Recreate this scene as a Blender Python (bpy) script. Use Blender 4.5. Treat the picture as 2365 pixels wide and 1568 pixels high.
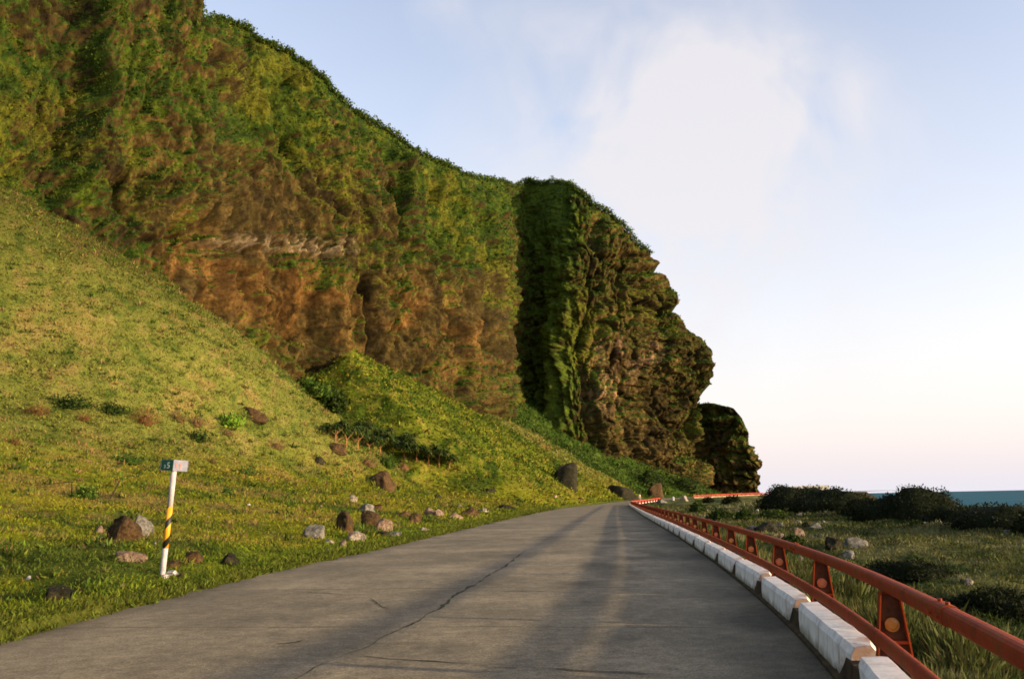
import bpy, math, random
import numpy as np
from mathutils import Vector, Matrix

for o in list(bpy.data.objects): bpy.data.objects.remove(o)
S = bpy.context.scene
COL = S.collection

# ------------------------------------------------------------------ camera
EYE = 1.4
F = 2102.0; W = 2365.0; HH = 1568.0
PITCH = math.radians(10.0); ROLL = math.radians(1.15)
fw = Vector((0, math.cos(PITCH), math.sin(PITCH)))
r0 = Vector((1, 0, 0)); u0 = Vector((0, -math.sin(PITCH), math.cos(PITCH)))
rt = r0*math.cos(ROLL) - u0*math.sin(ROLL)
up = u0*math.cos(ROLL) + r0*math.sin(ROLL)
cd = bpy.data.cameras.new('camera'); cam = bpy.data.objects.new('camera', cd); COL.objects.link(cam)
cam.matrix_world = Matrix(((rt.x, up.x, -fw.x, 0), (rt.y, up.y, -fw.y, 0), (rt.z, up.z, -fw.z, EYE), (0, 0, 0, 1)))
cd.sensor_width = 36; cd.lens = 36*F/W; cd.clip_end = 60000; cd.clip_start = .05
S.camera = cam

# ------------------------------------------------------------------ sun, sky, exposure
SUN_EL = math.radians(8.3); SUN_BACK = math.radians(20)      # right of the road, slightly behind
sd = Vector((math.cos(SUN_BACK)*math.cos(SUN_EL), -math.sin(SUN_BACK)*math.cos(SUN_EL), math.sin(SUN_EL)))
sl = bpy.data.lights.new('sun', 'SUN'); sun = bpy.data.objects.new('sun', sl); COL.objects.link(sun)
sl.energy = 5.0; sl.angle = math.radians(1.0); sl.color = (1.0, .76, .46)
sun.rotation_euler = sd.to_track_quat('Z', 'Y').to_euler(); sun.location = (60, -40, 40)
wd = bpy.data.worlds.new("World"); S.world = wd; wd.use_nodes = True
wn = wd.node_tree; wn.nodes.clear()
def N(nt, typ, **kw):
    n = nt.nodes.new(typ)
    for k, v in kw.items():
        if k.startswith('i_'):
            n.inputs[k[2:].replace('_', ' ')].default_value = v
        else: setattr(n, k, v)
    return n
sky = N(wn, 'ShaderNodeTexSky', sky_type='NISHITA', sun_disc=False, sun_elevation=SUN_EL, sun_rotation=math.radians(110), air_density=1.0, dust_density=1.0, ozone_density=2.0)
bg = N(wn, 'ShaderNodeBackground'); wo = N(wn, 'ShaderNodeOutputWorld')
bg.inputs['Strength'].default_value = .133
tc = N(wn, 'ShaderNodeTexCoord')
sep = N(wn, 'ShaderNodeSeparateXYZ'); wn.links.new(tc.outputs['Generated'], sep.inputs[0])
def pxdir(px, py):
    d = fw + rt*((px-W/2)/F) + up*((HH/2-py)/F); return d.normalized()
def wmath(op, a, b=None, c=None):
    m = N(wn, 'ShaderNodeMath', operation=op)
    for i, v in enumerate((a, b, c)):
        if v is None: continue
        if isinstance(v, (int, float)): m.inputs[i].default_value = v
        else: wn.links.new(v, m.inputs[i])
    return m.outputs[0]
# clouds: soft noise gathered round a few directions of the sky
nz = N(wn, 'ShaderNodeTexNoise'); nz.inputs['Scale'].default_value = 8; nz.inputs['Detail'].default_value = 9; nz.inputs['Distortion'].default_value = .35; nz.inputs['Roughness'].default_value = .52
wn.links.new(tc.outputs['Generated'], nz.inputs['Vector'])
nzs = wmath('MULTIPLY_ADD', nz.outputs[0], 4.2, -2.1)
acc = None
for (px, py, rad, amp) in [(1730, 340, 190, .62), (1590, 440, 170, .55), (1560, 250, 120, .35), (1800, 270, 110, .45), (1660, 300, 110, .35), (1350, 110, 130, .62), (1260, 300, 150, .42), (1060, 10, 70, .5), (1400, 470, 240, .42), (1900, 215, 80, .42), (1640, 30, 110, .42), (1690, 560, 320, .45)]:
    d = pxdir(px, py)
    dp = N(wn, 'ShaderNodeVectorMath', operation='DISTANCE'); wn.links.new(tc.outputs['Generated'], dp.inputs[0]); dp.inputs[1].default_value = d
    r = rad/F*1.9
    g = wmath('SUBTRACT', 1.0, wmath('DIVIDE', dp.outputs['Value'], r))
    g = wmath('MULTIPLY', wmath('MAXIMUM', g, 0.0), amp)
    acc = g if acc is None else wmath('ADD', acc, g)
den = wmath('MULTIPLY', acc, wmath('ADD', nzs, .72))
den = wmath('MULTIPLY', wmath('MINIMUM', wmath('MAXIMUM', den, 0.0), 1.0), .82)
# pale sea haze above the horizon
hz = wmath('POWER', wmath('SUBTRACT', 1.0, wmath('MINIMUM', wmath('MAXIMUM', sep.outputs['Z'], 0.0), 1.0)), 3.6)
m0 = N(wn, 'ShaderNodeMix', data_type='RGBA', blend_type='MULTIPLY'); m0.inputs[0].default_value = 1
wn.links.new(sky.outputs[0], m0.inputs[6]); m0.inputs[7].default_value = (3.3, 2.27, 1.93, 1)
m1 = N(wn, 'ShaderNodeMix', data_type='RGBA'); wn.links.new(wmath('MULTIPLY', hz, 1.0), m1.inputs[0])
wn.links.new(m0.outputs[2], m1.inputs[6]); m1.inputs[7].default_value = (3.75, 3.62, 3.95, 1)
m2 = N(wn, 'ShaderNodeMix', data_type='RGBA'); wn.links.new(den, m2.inputs[0])
wn.links.new(m1.outputs[2], m2.inputs[6]); m2.inputs[7].default_value = (3.95, 3.78, 3.85, 1)
wn.links.new(m2.outputs[2], bg.inputs['Color']); wn.links.new(bg.outputs[0], wo.inputs[0])
S.view_settings.view_transform = 'Standard'; S.view_settings.look = 'None'
S.view_settings.exposure = .78; S.view_settings.gamma = 1
S.render.engine = 'CYCLES'
S.cycles.filter_width = 1.7

# ------------------------------------------------------------------ maths helpers
rng = np.random.default_rng(7)
def _h(ix, iy, iz, s):
    h = (ix.astype(np.uint32)*np.uint32(374761393) + iy.astype(np.uint32)*np.uint32(668265263) + iz.astype(np.uint32)*np.uint32(2147483647 ^ 1274126177) + np.uint32(s*974711 & 0xffffffff))
    h = (h ^ (h >> np.uint32(13)))*np.uint32(1274126177)
    h = (h ^ (h >> np.uint32(16)))*np.uint32(2246822519)
    return ((h ^ (h >> np.uint32(15))) & np.uint32(0xffffff)).astype(np.float32)/np.float32(0xffffff)
def vn(x, y, z=0.0, seed=0):
    x = np.asarray(x, np.float64); y = np.asarray(y, np.float64); z = np.asarray(z, np.float64)
    x, y, z = np.broadcast_arrays(x, y, z)
    fx = np.floor(x); fy = np.floor(y); fz = np.floor(z)
    tx = x-fx; ty = y-fy; tz = z-fz
    tx = tx*tx*tx*(tx*(tx*6-15)+10); ty = ty*ty*ty*(ty*(ty*6-15)+10); tz = tz*tz*tz*(tz*(tz*6-15)+10)
    ix = fx.astype(np.int64); iy = fy.astype(np.int64); iz = fz.astype(np.int64)
    def g(a, b, c): return _h((ix+a) & 0xffffffff, (iy+b) & 0xffffffff, (iz+c) & 0xffffffff, seed)
    a = g(0,0,0)*(1-tx)+g(1,0,0)*tx; b = g(0,1,0)*(1-tx)+g(1,1,0)*tx
    c = g(0,0,1)*(1-tx)+g(1,0,1)*tx; d = g(0,1,1)*(1-tx)+g(1,1,1)*tx
    return ((a*(1-ty)+b*ty)*(1-tz)+(c*(1-ty)+d*ty)*tz)*2-1          # -1..1
def fbm(x, y, z=0.0, seed=0, o=4, r=.5):
    s = 0; a = 1; n = 0; f = 1
    for i in range(o):
        s = s+a*vn(np.asarray(x)*f, np.asarray(y)*f, np.asarray(z)*f, seed+i*17); n += a; a *= r; f *= 2.03
    return s/n*1.5
def sst(a, b, x):
    t = np.clip((x-a)/(b-a), 0, 1); return t*t*(3-2*t)
def P(px, py, dist):
    """point seen at photo position px,py whose distance ahead (world y) is dist"""
    d = fw + rt*((px-W/2)/F) + up*((HH/2-py)/F)
    t = dist/d.y
    return Vector((d.x*t, d.y*t, EYE+d.z*t))
def toPx(x, y, z):
    dx, dy, dz = x, y, z-EYE
    c = dx*fw.x+dy*fw.y+dz*fw.z
    return W/2+F*(dx*rt.x+dy*rt.y+dz*rt.z)/c, HH/2-F*(dx*up.x+dy*up.y+dz*up.z)/c

def smooth_fn(ys, vs, sig):
    g = np.arange(-60, 620, .5); v = np.interp(g, ys, vs)
    # linear continuation at both ends
    v = np.where(g < ys[0], vs[0]+(g-ys[0])*(vs[1]-vs[0])/(ys[1]-ys[0]), v)
    v = np.where(g > ys[-1], vs[-1]+(g-ys[-1])*(vs[-1]-vs[-2])/(ys[-1]-ys[-2]), v)
    k = np.arange(-40, 41)*.5; w = np.exp(-(k/sig)**2/2); w /= w.sum()
    vv = np.convolve(np.pad(v, 40, mode='reflect', reflect_type='odd'), w, mode='valid')
    return lambda q: np.interp(q, g, vv)
Redge = smooth_fn([-30, 3.9, 5.7, 7.33, 9.48, 12.44, 15.83, 20.96, 34, 70.4, 120, 158, 188, 235, 280, 330, 380], [-6.2, 1.72, 2.13, 2.47, 2.84, 3.28, 3.73, 4.37, 5.86, 9.7, 15.2, 19.4, 29, 41, 53, 92, 150], 1.2)
Ledge = smooth_fn([-30, 10, 13.6, 19.1, 30.1, 53.8, 80, 114, 158, 188, 235, 280, 330, 380], [-6.6, -5.6, -5.5, -5.25, -4.09, -2.1, .3, 3.6, 9.6, 19, 31, 43, 78, 130], 2.0)
RZ = smooth_fn([-30, 100, 150, 168, 188, 230, 280, 330, 400], [0, 0, .02, .12, .5, .8, 1.0, 1.6, 2.4], 4)
COAST = smooth_fn([-30, 30, 50, 75, 100, 140, 200, 280, 330, 400], [60, 42, 34, 36, 40, 52, 72, 92, 106, 160], 5)

CA = (-68, 112, 53.6); CB = (-26.6, 193, 38.6); CC = (4, 296, 40.0)
def cones(x, y):
    wob = fbm(x/22, y/22, 0, 5, 3)*2.0
    dA = np.hypot(x-CA[0], y-CA[1])
    a = CA[2] - .92*dA + wob + np.maximum(0, dA-50)**2*.012
    def el(c, k, f):
        tx, ty = .80, .60
        dx, dy = x-c[0], y-c[1]
        s = dx*tx+dy*ty; n = -dx*ty+dy*tx
        s = np.where(s > 0, s*f, s*.9)
        return c[2]-k*np.hypot(s, n)
    b = el(CB, .68, .64)+wob*.8+fbm(x/9, y/9, 0, 71, 3)*1.0
    c = el(CC, .85, .8)+wob+fbm(x/7, y/7, 0, 72, 3)*1.4
    return a, b, c
def smax(a, b, k):
    h = np.clip(.5+.5*(a-b)/k, 0, 1)
    return b*(1-h)+a*h+k*h*(1-h)
def ground_h(x, y, fine=True):
    x = np.asarray(x, float); y = np.asarray(y, float)
    L = Ledge(y); R = Redge(y); rz = RZ(y)
    dl = L-x; dr = x-(R+.42)
    q = np.maximum(dl, 0)
    zl = rz+.02+.055*q+.0042*np.minimum(q, 40)**2+np.clip(q-40, 0, 60)*.34
    a, b, c = cones(x, y)
    tal = np.maximum(a, np.maximum(b, c))
    tal = np.minimum(tal, rz+.15+.62*np.maximum(q-1.5, 0))
    zl = np.where(q > 0, smax(zl, tal, 3.5*np.clip(q/12, .05, 1)), zl)
    q2 = np.maximum(dr, 0)
    fld = -.5+.0075*np.clip(y-50, -40, 100)
    zr = rz-.05+(fld-rz+.05)*sst(0, 3.0+np.maximum(y-240, 0)*.02, q2)
    co = x-COAST(y)
    zr = zr-8*sst(-2, 28, co)-np.maximum(co-20, 0)*.05
    und = -.05+rz
    zl = np.minimum(zl, 44)
    zl = zl*(1-sst(318, 350, y))-8*sst(318, 350, y)*sst(0, 12, dl)
    z = np.where(dl > 0, zl, np.where(dr > 0, zr, und))
    z = z*(1-sst(372, 392, y))-9*sst(372, 392, y)
    amp = np.clip(np.maximum(dl, dr)/2.5, 0, 1)
    n = fbm(x/7, y/7, 0, 11, 3)*.32
    n = n+np.where(dr > 0, fbm(x/2.6, y/2.6, 0, 12, 3)*.16, fbm(x/2.2, y/2.2, 0, 13, 3)*.14)
    if fine: n = n+fbm(x/.6, y/.6, 0, 14, 3)*.05
    far = sst(60, 160, y)
    n = n+far*fbm(x/3.5, y/3.5, 0, 15, 3)*.35*np.clip(dl/20, 0, 1)
    e = np.clip(np.maximum(dl, dr)/.25, 0, 1)
    return z+n*amp+np.where(np.maximum(dl, dr) > 0, .05*e, 0)*(fbm(x/.5, y/.5, 0, 16, 2)*.5+.7)

def hit(px, py, dmax=420.):
    """where the line of sight through px,py meets the ground"""
    d = fw + rt*((px-W/2)/F) + up*((HH/2-py)/F)
    t = np.concatenate([np.arange(2, 60, .05), np.arange(60, dmax, .25)])
    x = d.x/d.y*t; z = EYE+d.z/d.y*t
    g = ground_h(x, t, False)
    i = np.argmax(z < g)
    if not (z < g).any(): i = len(t)-1
    return float(x[i]), float(t[i]), float(g[i])

# ------------------------------------------------------------------ object helpers
def link(o, parent=None):
    COL.objects.link(o)
    if parent: o.parent = parent
    return o
def tag(o, label=None, cat=None, group=None, kind=None):
    if label: o['label'] = label
    if cat: o['category'] = cat
    if group: o['group'] = group
    if kind: o['kind'] = kind
    return o
def empty(name, loc, rz=0):
    o = bpy.data.objects.new(name, None); o.location = loc; o.rotation_euler = (0, 0, rz); o.empty_display_size = .2
    return link(o)
def npmesh(name, V, Fc, mat, parent=None, smooth=False, col=None, attrs=None):
    """V (n,3); Fc (m,k) index array, all faces with k corners"""
    me = bpy.data.meshes.new(name)
    V = np.asarray(V, np.float32); Fc = np.asarray(Fc, np.int32)
    m, k = Fc.shape
    me.vertices.add(len(V)); me.vertices.foreach_set('co', V.ravel())
    me.loops.add(m*k); me.loops.foreach_set('vertex_index', Fc.ravel())
    me.polygons.add(m); me.polygons.foreach_set('loop_start', np.arange(0, m*k, k, dtype=np.int32))
    me.polygons.foreach_set('use_smooth', np.full(m, smooth))
    me.update(calc_edges=True)
    if col is not None:
        a = me.attributes.new('Col', 'FLOAT_COLOR', 'POINT')
        c = np.ones((len(V), 4), np.float32); c[:, :3] = col; a.data.foreach_set('color', c.ravel())
    me.materials.append(mat)
    o = bpy.data.objects.new(name, me)
    return link(o, parent)
def gridfaces(nr, nc):
    i = np.arange(nr-1)[:, None]*nc+np.arange(nc-1)[None, :]
    i = i.ravel(); return np.stack([i, i+1, i+nc+1, i+nc], 1)
class MB:
    def __init__(s): s.v = []; s.f = []
    def add(s, vs, fs):
        b = len(s.v); s.v += [tuple(v) for v in vs]; s.f += [tuple(b+i for i in f) for f in fs]
    def box(s, c, d, rot=None, ch=0):
        x, y, z = (k/2 for k in d)
        if ch:
            q = []
            for sz in (-1, 1):
                for a, b in ((-x+ch, -y), (x-ch, -y), (x, -y+ch), (x, y-ch), (x-ch, y), (-x+ch, y), (-x, y-ch), (-x, -y+ch)):
                    q.append(Vector((a, b, sz*z)))
            fs = [tuple(range(7, -1, -1)), tuple(range(8, 16))]+[(i, (i+1) % 8, (i+1) % 8+8, i+8) for i in range(8)]
        else:
            q = [Vector((a*x, b*y, e*z)) for e in (-1, 1) for a, b in ((-1, -1), (1, -1), (1, 1), (-1, 1))]
            fs = [(3, 2, 1, 0), (4, 5, 6, 7), (0, 1, 5, 4), (1, 2, 6, 5), (2, 3, 7, 6), (3, 0, 4, 7)]
        if rot: q = [rot @ p for p in q]
        s.add([p+Vector(c) for p in q], fs)
    def tube(s, a, b, r1, r2=None, n=10, cap=True):
        a = Vector(a); b = Vector(b); r2 = r1 if r2 is None else r2
        d = (b-a).normalized(); x = d.orthogonal().normalized(); y = d.cross(x)
        q = []
        for p, r in ((a, r1), (b, r2)):
            for i in range(n):
                t = 2*math.pi*i/n; q.append(p+x*r*math.cos(t)+y*r*math.sin(t))
        fs = [(i, (i+1) % n, n+(i+1) % n, n+i) for i in range(n)]
        if cap: fs += [tuple(range(n-1, -1, -1)), tuple(range(n, 2*n))]
        s.add(q, fs)
    def sweep(s, prof, path, closed=True):
        """prof: list of (side, up); path: list of (point, side vector, up vector)"""
        n = len(prof); q = []
        for p, sv, uv in path:
            for a, b in prof: q.append(p+sv*a+uv*b)
        fs = []
        for j in range(len(path)-1):
            for i in range(n):
                k = (i+1) % n
                fs.append((j*n+i, j*n+k, (j+1)*n+k, (j+1)*n+i))
        fs += [tuple(range(n-1, -1, -1)), tuple((len(path)-1)*n+i for i in range(n))]
        s.add(q, fs)
    def build(s, name, mat, parent=None, smooth=False):
        me = bpy.data.meshes.new(name); me.from_pydata([tuple(v) for v in s.v], [], s.f)
        for p in me.polygons: p.use_smooth = smooth
        me.materials.append(mat); me.update()
        return link(bpy.data.objects.new(name, me), parent)

# ------------------------------------------------------------------ materials
def mat(name):
    m = bpy.data.materials.new(name); m.use_nodes = True; nt = m.node_tree; nt.nodes.clear()
    out = nt.nodes.new('ShaderNodeOutputMaterial'); b = nt.nodes.new('ShaderNodeBsdfPrincipled')
    nt.links.new(b.outputs[0], out.inputs[0]); return m, nt, b, out
def noise(nt, scale, detail=5, rough=.55, vec=None, coord='Object', stretch=None):
    n = nt.nodes.new('ShaderNodeTexNoise'); n.inputs['Scale'].default_value = scale; n.inputs['Detail'].default_value = detail; n.inputs['Roughness'].default_value = rough
    t = nt.nodes.new('ShaderNodeTexCoord'); o = t.outputs[coord]
    if stretch:
        mp = nt.nodes.new('ShaderNodeMapping'); mp.inputs['Scale'].default_value = stretch; nt.links.new(o, mp.inputs[0]); o = mp.outputs[0]
    nt.links.new(vec or o, n.inputs['Vector']); return n.outputs[0]
def ramp(nt, fac, stops):
    r = nt.nodes.new('ShaderNodeValToRGB'); e = r.color_ramp.elements
    while len(e) < len(stops): e.new(.5)
    for k, (p, c) in zip(e, stops):
        k.position = p; k.color = (c[0], c[1], c[2], 1) if isinstance(c, (tuple, list)) else (c, c, c, 1)
    nt.links.new(fac, r.inputs[0]); return r.outputs[0]
def mixc(nt, fac, a, b, typ='MIX'):
    m = nt.nodes.new('ShaderNodeMix'); m.data_type = 'RGBA'; m.blend_type = typ
    for i, v in ((0, fac), (6, a), (7, b)):
        if isinstance(v, (int, float)): m.inputs[i].default_value = v
        elif isinstance(v, (tuple, list)): m.inputs[i].default_value = (*v[:3], 1)
        else: nt.links.new(v, m.inputs[i])
    return m.outputs[2]
def bump(nt, b, h, strength=.5, dist=.05):
    n = nt.nodes.new('ShaderNodeBump'); n.inputs['Strength'].default_value = strength; n.inputs['Distance'].default_value = dist
    nt.links.new(h, n.inputs['Height']); nt.links.new(n.outputs[0], b.inputs['Normal'])
def attr(nt, nm='Col'):
    a = nt.nodes.new('ShaderNodeAttribute'); a.attribute_name = nm; return a.outputs['Color']
def simple(name, c1, c2, scale=4, rough=.8, bs=.3, bd=.01, coord='Object', lo=.38, hi=.62, metallic=0):
    m, nt, b, _ = mat(name)
    n = noise(nt, scale, 6, .6, coord=coord)
    nt.links.new(ramp(nt, n, [(lo, c1), (hi, c2)]), b.inputs['Base Color'])
    b.inputs['Roughness'].default_value = rough; b.inputs['Metallic'].default_value = metallic
    b.inputs['Specular IOR Level'].default_value = .25
    if bs: bump(nt, b, noise(nt, scale*6, 5, .6, coord=coord), bs, bd)
    return m

M = {}
m, nt, b, _ = mat('ground_soil_and_grass')
c = attr(nt)
c = mixc(nt, .75, c, ramp(nt, noise(nt, 9, 8, .65), [(.3, .45), (.7, 1.5)]), 'MULTIPLY')
c = mixc(nt, .5, c, ramp(nt, noise(nt, 1.3, 6, .6), [(.35, .6), (.65, 1.3)]), 'MULTIPLY')
nt.links.new(c, b.inputs['Base Color']); b.inputs['Roughness'].default_value = 1; b.inputs['Specular IOR Level'].default_value = .05
bump(nt, b, noise(nt, 5, 8, .7), 1, .12)
M['ground'] = m
m, nt, b, _ = mat('cliff_rock')
c = attr(nt)
c = mixc(nt, .85, c, ramp(nt, noise(nt, 1.0, 10, .74), [(.36, .34), (.66, 1.7)]), 'MULTIPLY')
c = mixc(nt, .55, c, ramp(nt, noise(nt, .6, 8, .65, stretch=(1, 1, .22)), [(.36, .6), (.62, 1.35)]), 'MULTIPLY')
nt.links.new(c, b.inputs['Base Color']); b.inputs['Roughness'].default_value = .95; b.inputs['Specular IOR Level'].default_value = .1
bump(nt, b, noise(nt, .9, 10, .76, stretch=(1, 1, .8)), 1, .6)
M['cliff'] = m
def leafmat(name, trans=.3):
    m, nt, b, out = mat(name)
    c = attr(nt); nt.links.new(c, b.inputs['Base Color']); b.inputs['Roughness'].default_value = .75; b.inputs['Specular IOR Level'].default_value = .12
    t = nt.nodes.new('ShaderNodeBsdfTranslucent'); nt.links.new(c, t.inputs[0])
    ms = nt.nodes.new('ShaderNodeMixShader'); ms.inputs[0].default_value = trans
    nt.links.new(b.outputs[0], ms.inputs[1]); nt.links.new(t.outputs[0], ms.inputs[2]); nt.links.new(ms.outputs[0], out.inputs[0])
    return m
M['leaf'] = leafmat('leaf_blades')
# worn concrete road
m, nt, b, _ = mat('worn_concrete')
base = ramp(nt, noise(nt, .35, 6, .6), [(.35, (.175, .149, .094)), (.65, (.288, .236, .146))])
base = mixc(nt, .6, base, ramp(nt, noise(nt, 1.1, 7, .65, stretch=(1, .45, 1)), [(.36, .62), (.66, 1.2)]), 'MULTIPLY')
base = mixc(nt, .9, base, ramp(nt, noise(nt, 45, 4, .8), [(.34, .42), (.66, 1.6)]), 'MULTIPLY')
base = mixc(nt, .7, base, ramp(nt, noise(nt, 5, 8, .72), [(.36, .62), (.64, 1.3)]), 'MULTIPLY')
_t = nt.nodes.new('ShaderNodeTexCoord'); _s = nt.nodes.new('ShaderNodeSeparateXYZ'); nt.links.new(_t.outputs['Object'], _s.inputs[0])
def _m(op, a, b_=0.0):
    q = nt.nodes.new('ShaderNodeMath'); q.operation = op
    for i, v in ((0, a), (1, b_)):
        if isinstance(v, (int, float)): q.inputs[i].default_value = v
        else: nt.links.new(v, q.inputs[i])
    return q.outputs[0]
_w = _m('ADD', _m('ADD', _s.outputs['Y'], _m('MULTIPLY', _s.outputs['X'], .14)), _m('MULTIPLY', _m('SUBTRACT', noise(nt, 1.6, 5, .6), .5), .16))
_f = _m('ABSOLUTE', _m('SUBTRACT', _m('FRACT', _m('DIVIDE', _m('ADD', _w, .95), 4.6)), .5))
_j = _m('MULTIPLY', ramp(nt, _f, [(.0035, 1.0), (.008, 0.0)]), ramp(nt, noise(nt, .7, 4, .6), [(.42, 0.1), (.56, .85)]))
base = mixc(nt, _j, base, (.035, .035, .022))
dk = attr(nt, 'Col')
base = mixc(nt, 1.0, base, dk, 'MULTIPLY')
nt.links.new(base, b.inputs['Base Color']); b.inputs['Roughness'].default_value = .82; b.inputs['Specular IOR Level'].default_value = .25
bump(nt, b, noise(nt, 50, 6, .75), .8, .02)
M['road'] = m
M['crack'] = simple('crack_filled_with_soil', (.02, .022, .012), (.05, .055, .03), 8, 1, 0)
# rusty red paint
m, nt, b, _ = mat('rusty_red_paint')
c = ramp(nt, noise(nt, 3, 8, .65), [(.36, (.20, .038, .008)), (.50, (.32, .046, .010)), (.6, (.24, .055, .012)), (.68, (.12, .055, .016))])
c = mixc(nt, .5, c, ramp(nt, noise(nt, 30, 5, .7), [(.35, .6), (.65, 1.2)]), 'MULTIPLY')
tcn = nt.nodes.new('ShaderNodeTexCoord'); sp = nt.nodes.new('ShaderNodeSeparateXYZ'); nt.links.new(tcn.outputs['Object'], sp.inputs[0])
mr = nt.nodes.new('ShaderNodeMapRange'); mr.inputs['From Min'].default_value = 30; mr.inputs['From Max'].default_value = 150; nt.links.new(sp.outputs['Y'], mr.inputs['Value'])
c = mixc(nt, mr.outputs[0], c, (.62, .07, .03))      # brighter red towards the bend: sunlight put into the paint colour
nt.links.new(c, b.inputs['Base Color']); b.inputs['Roughness'].default_value = .75; b.inputs['Specular IOR Level'].default_value = .15
bump(nt, b, noise(nt, 40, 5, .6), .3, .003); M['red'] = m
m, nt, b, _ = mat('sunlit_red_paint')
c = ramp(nt, noise(nt, 3, 8, .65), [(.36, (.60, .045, .02)), (.6, (.72, .08, .04))])  # far rail: the look of sun on the red is put into its colour
nt.links.new(c, b.inputs['Base Color']); b.inputs['Roughness'].default_value = .6; M['red2'] = m
M['rust'] = simple('rust_brown_steel', (.035, .014, .006), (.09, .03, .010), 9, .8, .3, .004)
m, nt, b, _ = mat('amber_reflector')
nt.links.new(ramp(nt, noise(nt, 12, 4), [(.35, (.22, .085, .010)), (.65, (.40, .17, .02))]), b.inputs['Base Color']); b.inputs['Roughness'].default_value = .35
M['amber'] = m
m, nt, b, _ = mat('faded_orange_reflector')
nt.links.new(ramp(nt, noise(nt, 12, 4), [(.35, (.26, .06, .014)), (.65, (.40, .13, .045))]), b.inputs['Base Color']); b.inputs['Roughness'].default_value = .5
M['orange'] = m
# kerb paint: white, rust runs at the ends of the block and dirt at the foot (object coordinates, block is centred, 1 unit long)
m, nt, b, _ = mat('chalky_white_kerb_paint')
c = ramp(nt, noise(nt, 5, 7, .65, coord='Object'), [(.30, (.60, .59, .54)), (.55, (.86, .85, .80))])
tcn = nt.nodes.new('ShaderNodeTexCoord'); sp = nt.nodes.new('ShaderNodeSeparateXYZ'); nt.links.new(tcn.outputs['Object'], sp.inputs[0])
def mth(nt, op, a, b_=0.0):
    q = nt.nodes.new('ShaderNodeMath'); q.operation = op
    for i, v in ((0, a), (1, b_)):
        if isinstance(v, (int, float)): q.inputs[i].default_value = v
        else: nt.links.new(v, q.inputs[i])
    return q.outputs[0]
endd = mth(nt, 'ADD', mth(nt, 'MULTIPLY', mth(nt, 'ABSOLUTE', sp.outputs['Y']), .63), mth(nt, 'MULTIPLY', mth(nt, 'SUBTRACT', noise(nt, 3, 5, .6), .5), 1.1))
c = mixc(nt, ramp(nt, endd, [(.84, 0.0), (1.0, .75)]), c, (.36, .14, .045))
foot = mth(nt, 'ADD', sp.outputs['Z'], mth(nt, 'MULTIPLY', mth(nt, 'SUBTRACT', noise(nt, 4, 5, .6), .5), .25))
c = mixc(nt, ramp(nt, foot, [(.04, .85), (.13, 0.0)]), c, (.17, .155, .07))
runs = noise(nt, 1, 4, .5, stretch=(.2, 6, .3))
c = mixc(nt, ramp(nt, runs, [(.60, 0.0), (.68, .6)]), c, (.20, .12, .05))
nt.links.new(c, b.inputs['Base Color']); b.inputs['Roughness'].default_value = .9
bump(nt, b, noise(nt, 30, 6, .7), .5, .008); M['kerb'] = m
M['kerb_gap'] = simple('stained_old_concrete', (.022, .016, .008), (.07, .042, .016), 4, .95)
M['wallc'] = simple('streaked_retaining_wall', (.20, .15, .09), (.46, .36, .24), .45, .95, .5, .05)
M['wallgrey'] = simple('grey_parapet_concrete', (.16, .17, .16), (.28, .28, .26), .6, .95)
M['white'] = simple('white_post_paint', (.36, .32, .32), (.52, .48, .48), 6, .6, .1)
M['signgreen'] = simple('dark_green_sign_face', (.005, .085, .038), (.010, .12, .055), 8, .4, 0)
M['signpale'] = simple('sun_bleached_sign_face', (.12, .13, .18), (.19, .20, .26), 10, .5, 0)
M['digit'] = simple('white_sign_letter', (.55, .60, .50), (.7, .72, .6), 10, .5, 0)
M['digitred'] = simple('faded_red_sign_letter', (.42, .12, .07), (.46, .15, .09), 10, .5, 0)
m, nt, b, _ = mat('yellow_black_spiral_band')     # spiral stripe painted round the post
tcn = nt.nodes.new('ShaderNodeTexCoord'); sp = nt.nodes.new('ShaderNodeSeparateXYZ'); nt.links.new(tcn.outputs['Object'], sp.inputs[0])
ang = mth(nt, 'MULTIPLY', mth(nt, 'ARCTAN2', sp.outputs['Y'], sp.outputs['X']), 1/(2*math.pi))
ph = mth(nt, 'FRACT', mth(nt, 'ADD', mth(nt, 'ADD', mth(nt, 'MULTIPLY', sp.outputs['Z'], 1/.385), mth(nt, 'MULTIPLY', ang, -1.0)), 4.77))
c = mixc(nt, mth(nt, 'GREATER_THAN', ph, .60), (.80, .33, .012), (.012, .014, .008))
nt.links.new(c, b.inputs['Base Color']); b.inputs['Roughness'].default_value = .55; M['spiral'] = m
def rockmat(name, a, b2, light=None):
    m, nt, b, _ = mat(name)
    c = ramp(nt, noise(nt, 2.3, 8, .65), [(.34, a), (.64, b2)])
    c = mixc(nt, .9, c, ramp(nt, noise(nt, 9, 8, .75), [(.34, .35), (.66, 1.5)]), 'MULTIPLY')
    nt.links.new(c, b.inputs['Base Color']); b.inputs['Roughness'].default_value = .95; b.inputs['Specular IOR Level'].default_value = .1
    bump(nt, b, noise(nt, 6, 9, .75), 1, .16); return m
M['r_pale'] = rockmat('pale_weathered_stone', (.16, .13, .10), (.40, .34, .27))
M['r_pink'] = rockmat('pinkish_stone', (.17, .11, .07), (.38, .27, .19))
M['r_grey'] = rockmat('grey_stone', (.10, .10, .08), (.26, .24, .20))
M['r_brown'] = rockmat('brown_volcanic_boulder', (.035, .028, .014), (.12, .07, .03))
M['r_dark'] = rockmat('dark_lava_rock', (.015, .016, .010), (.045, .04, .022))
M['r_white'] = rockmat('white_coral_stone', (.5, .47, .42), (.72, .68, .62))
M['wood'] = simple('dead_dark_wood', (.02, .014, .008), (.06, .035, .018), 8, .9)
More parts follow.
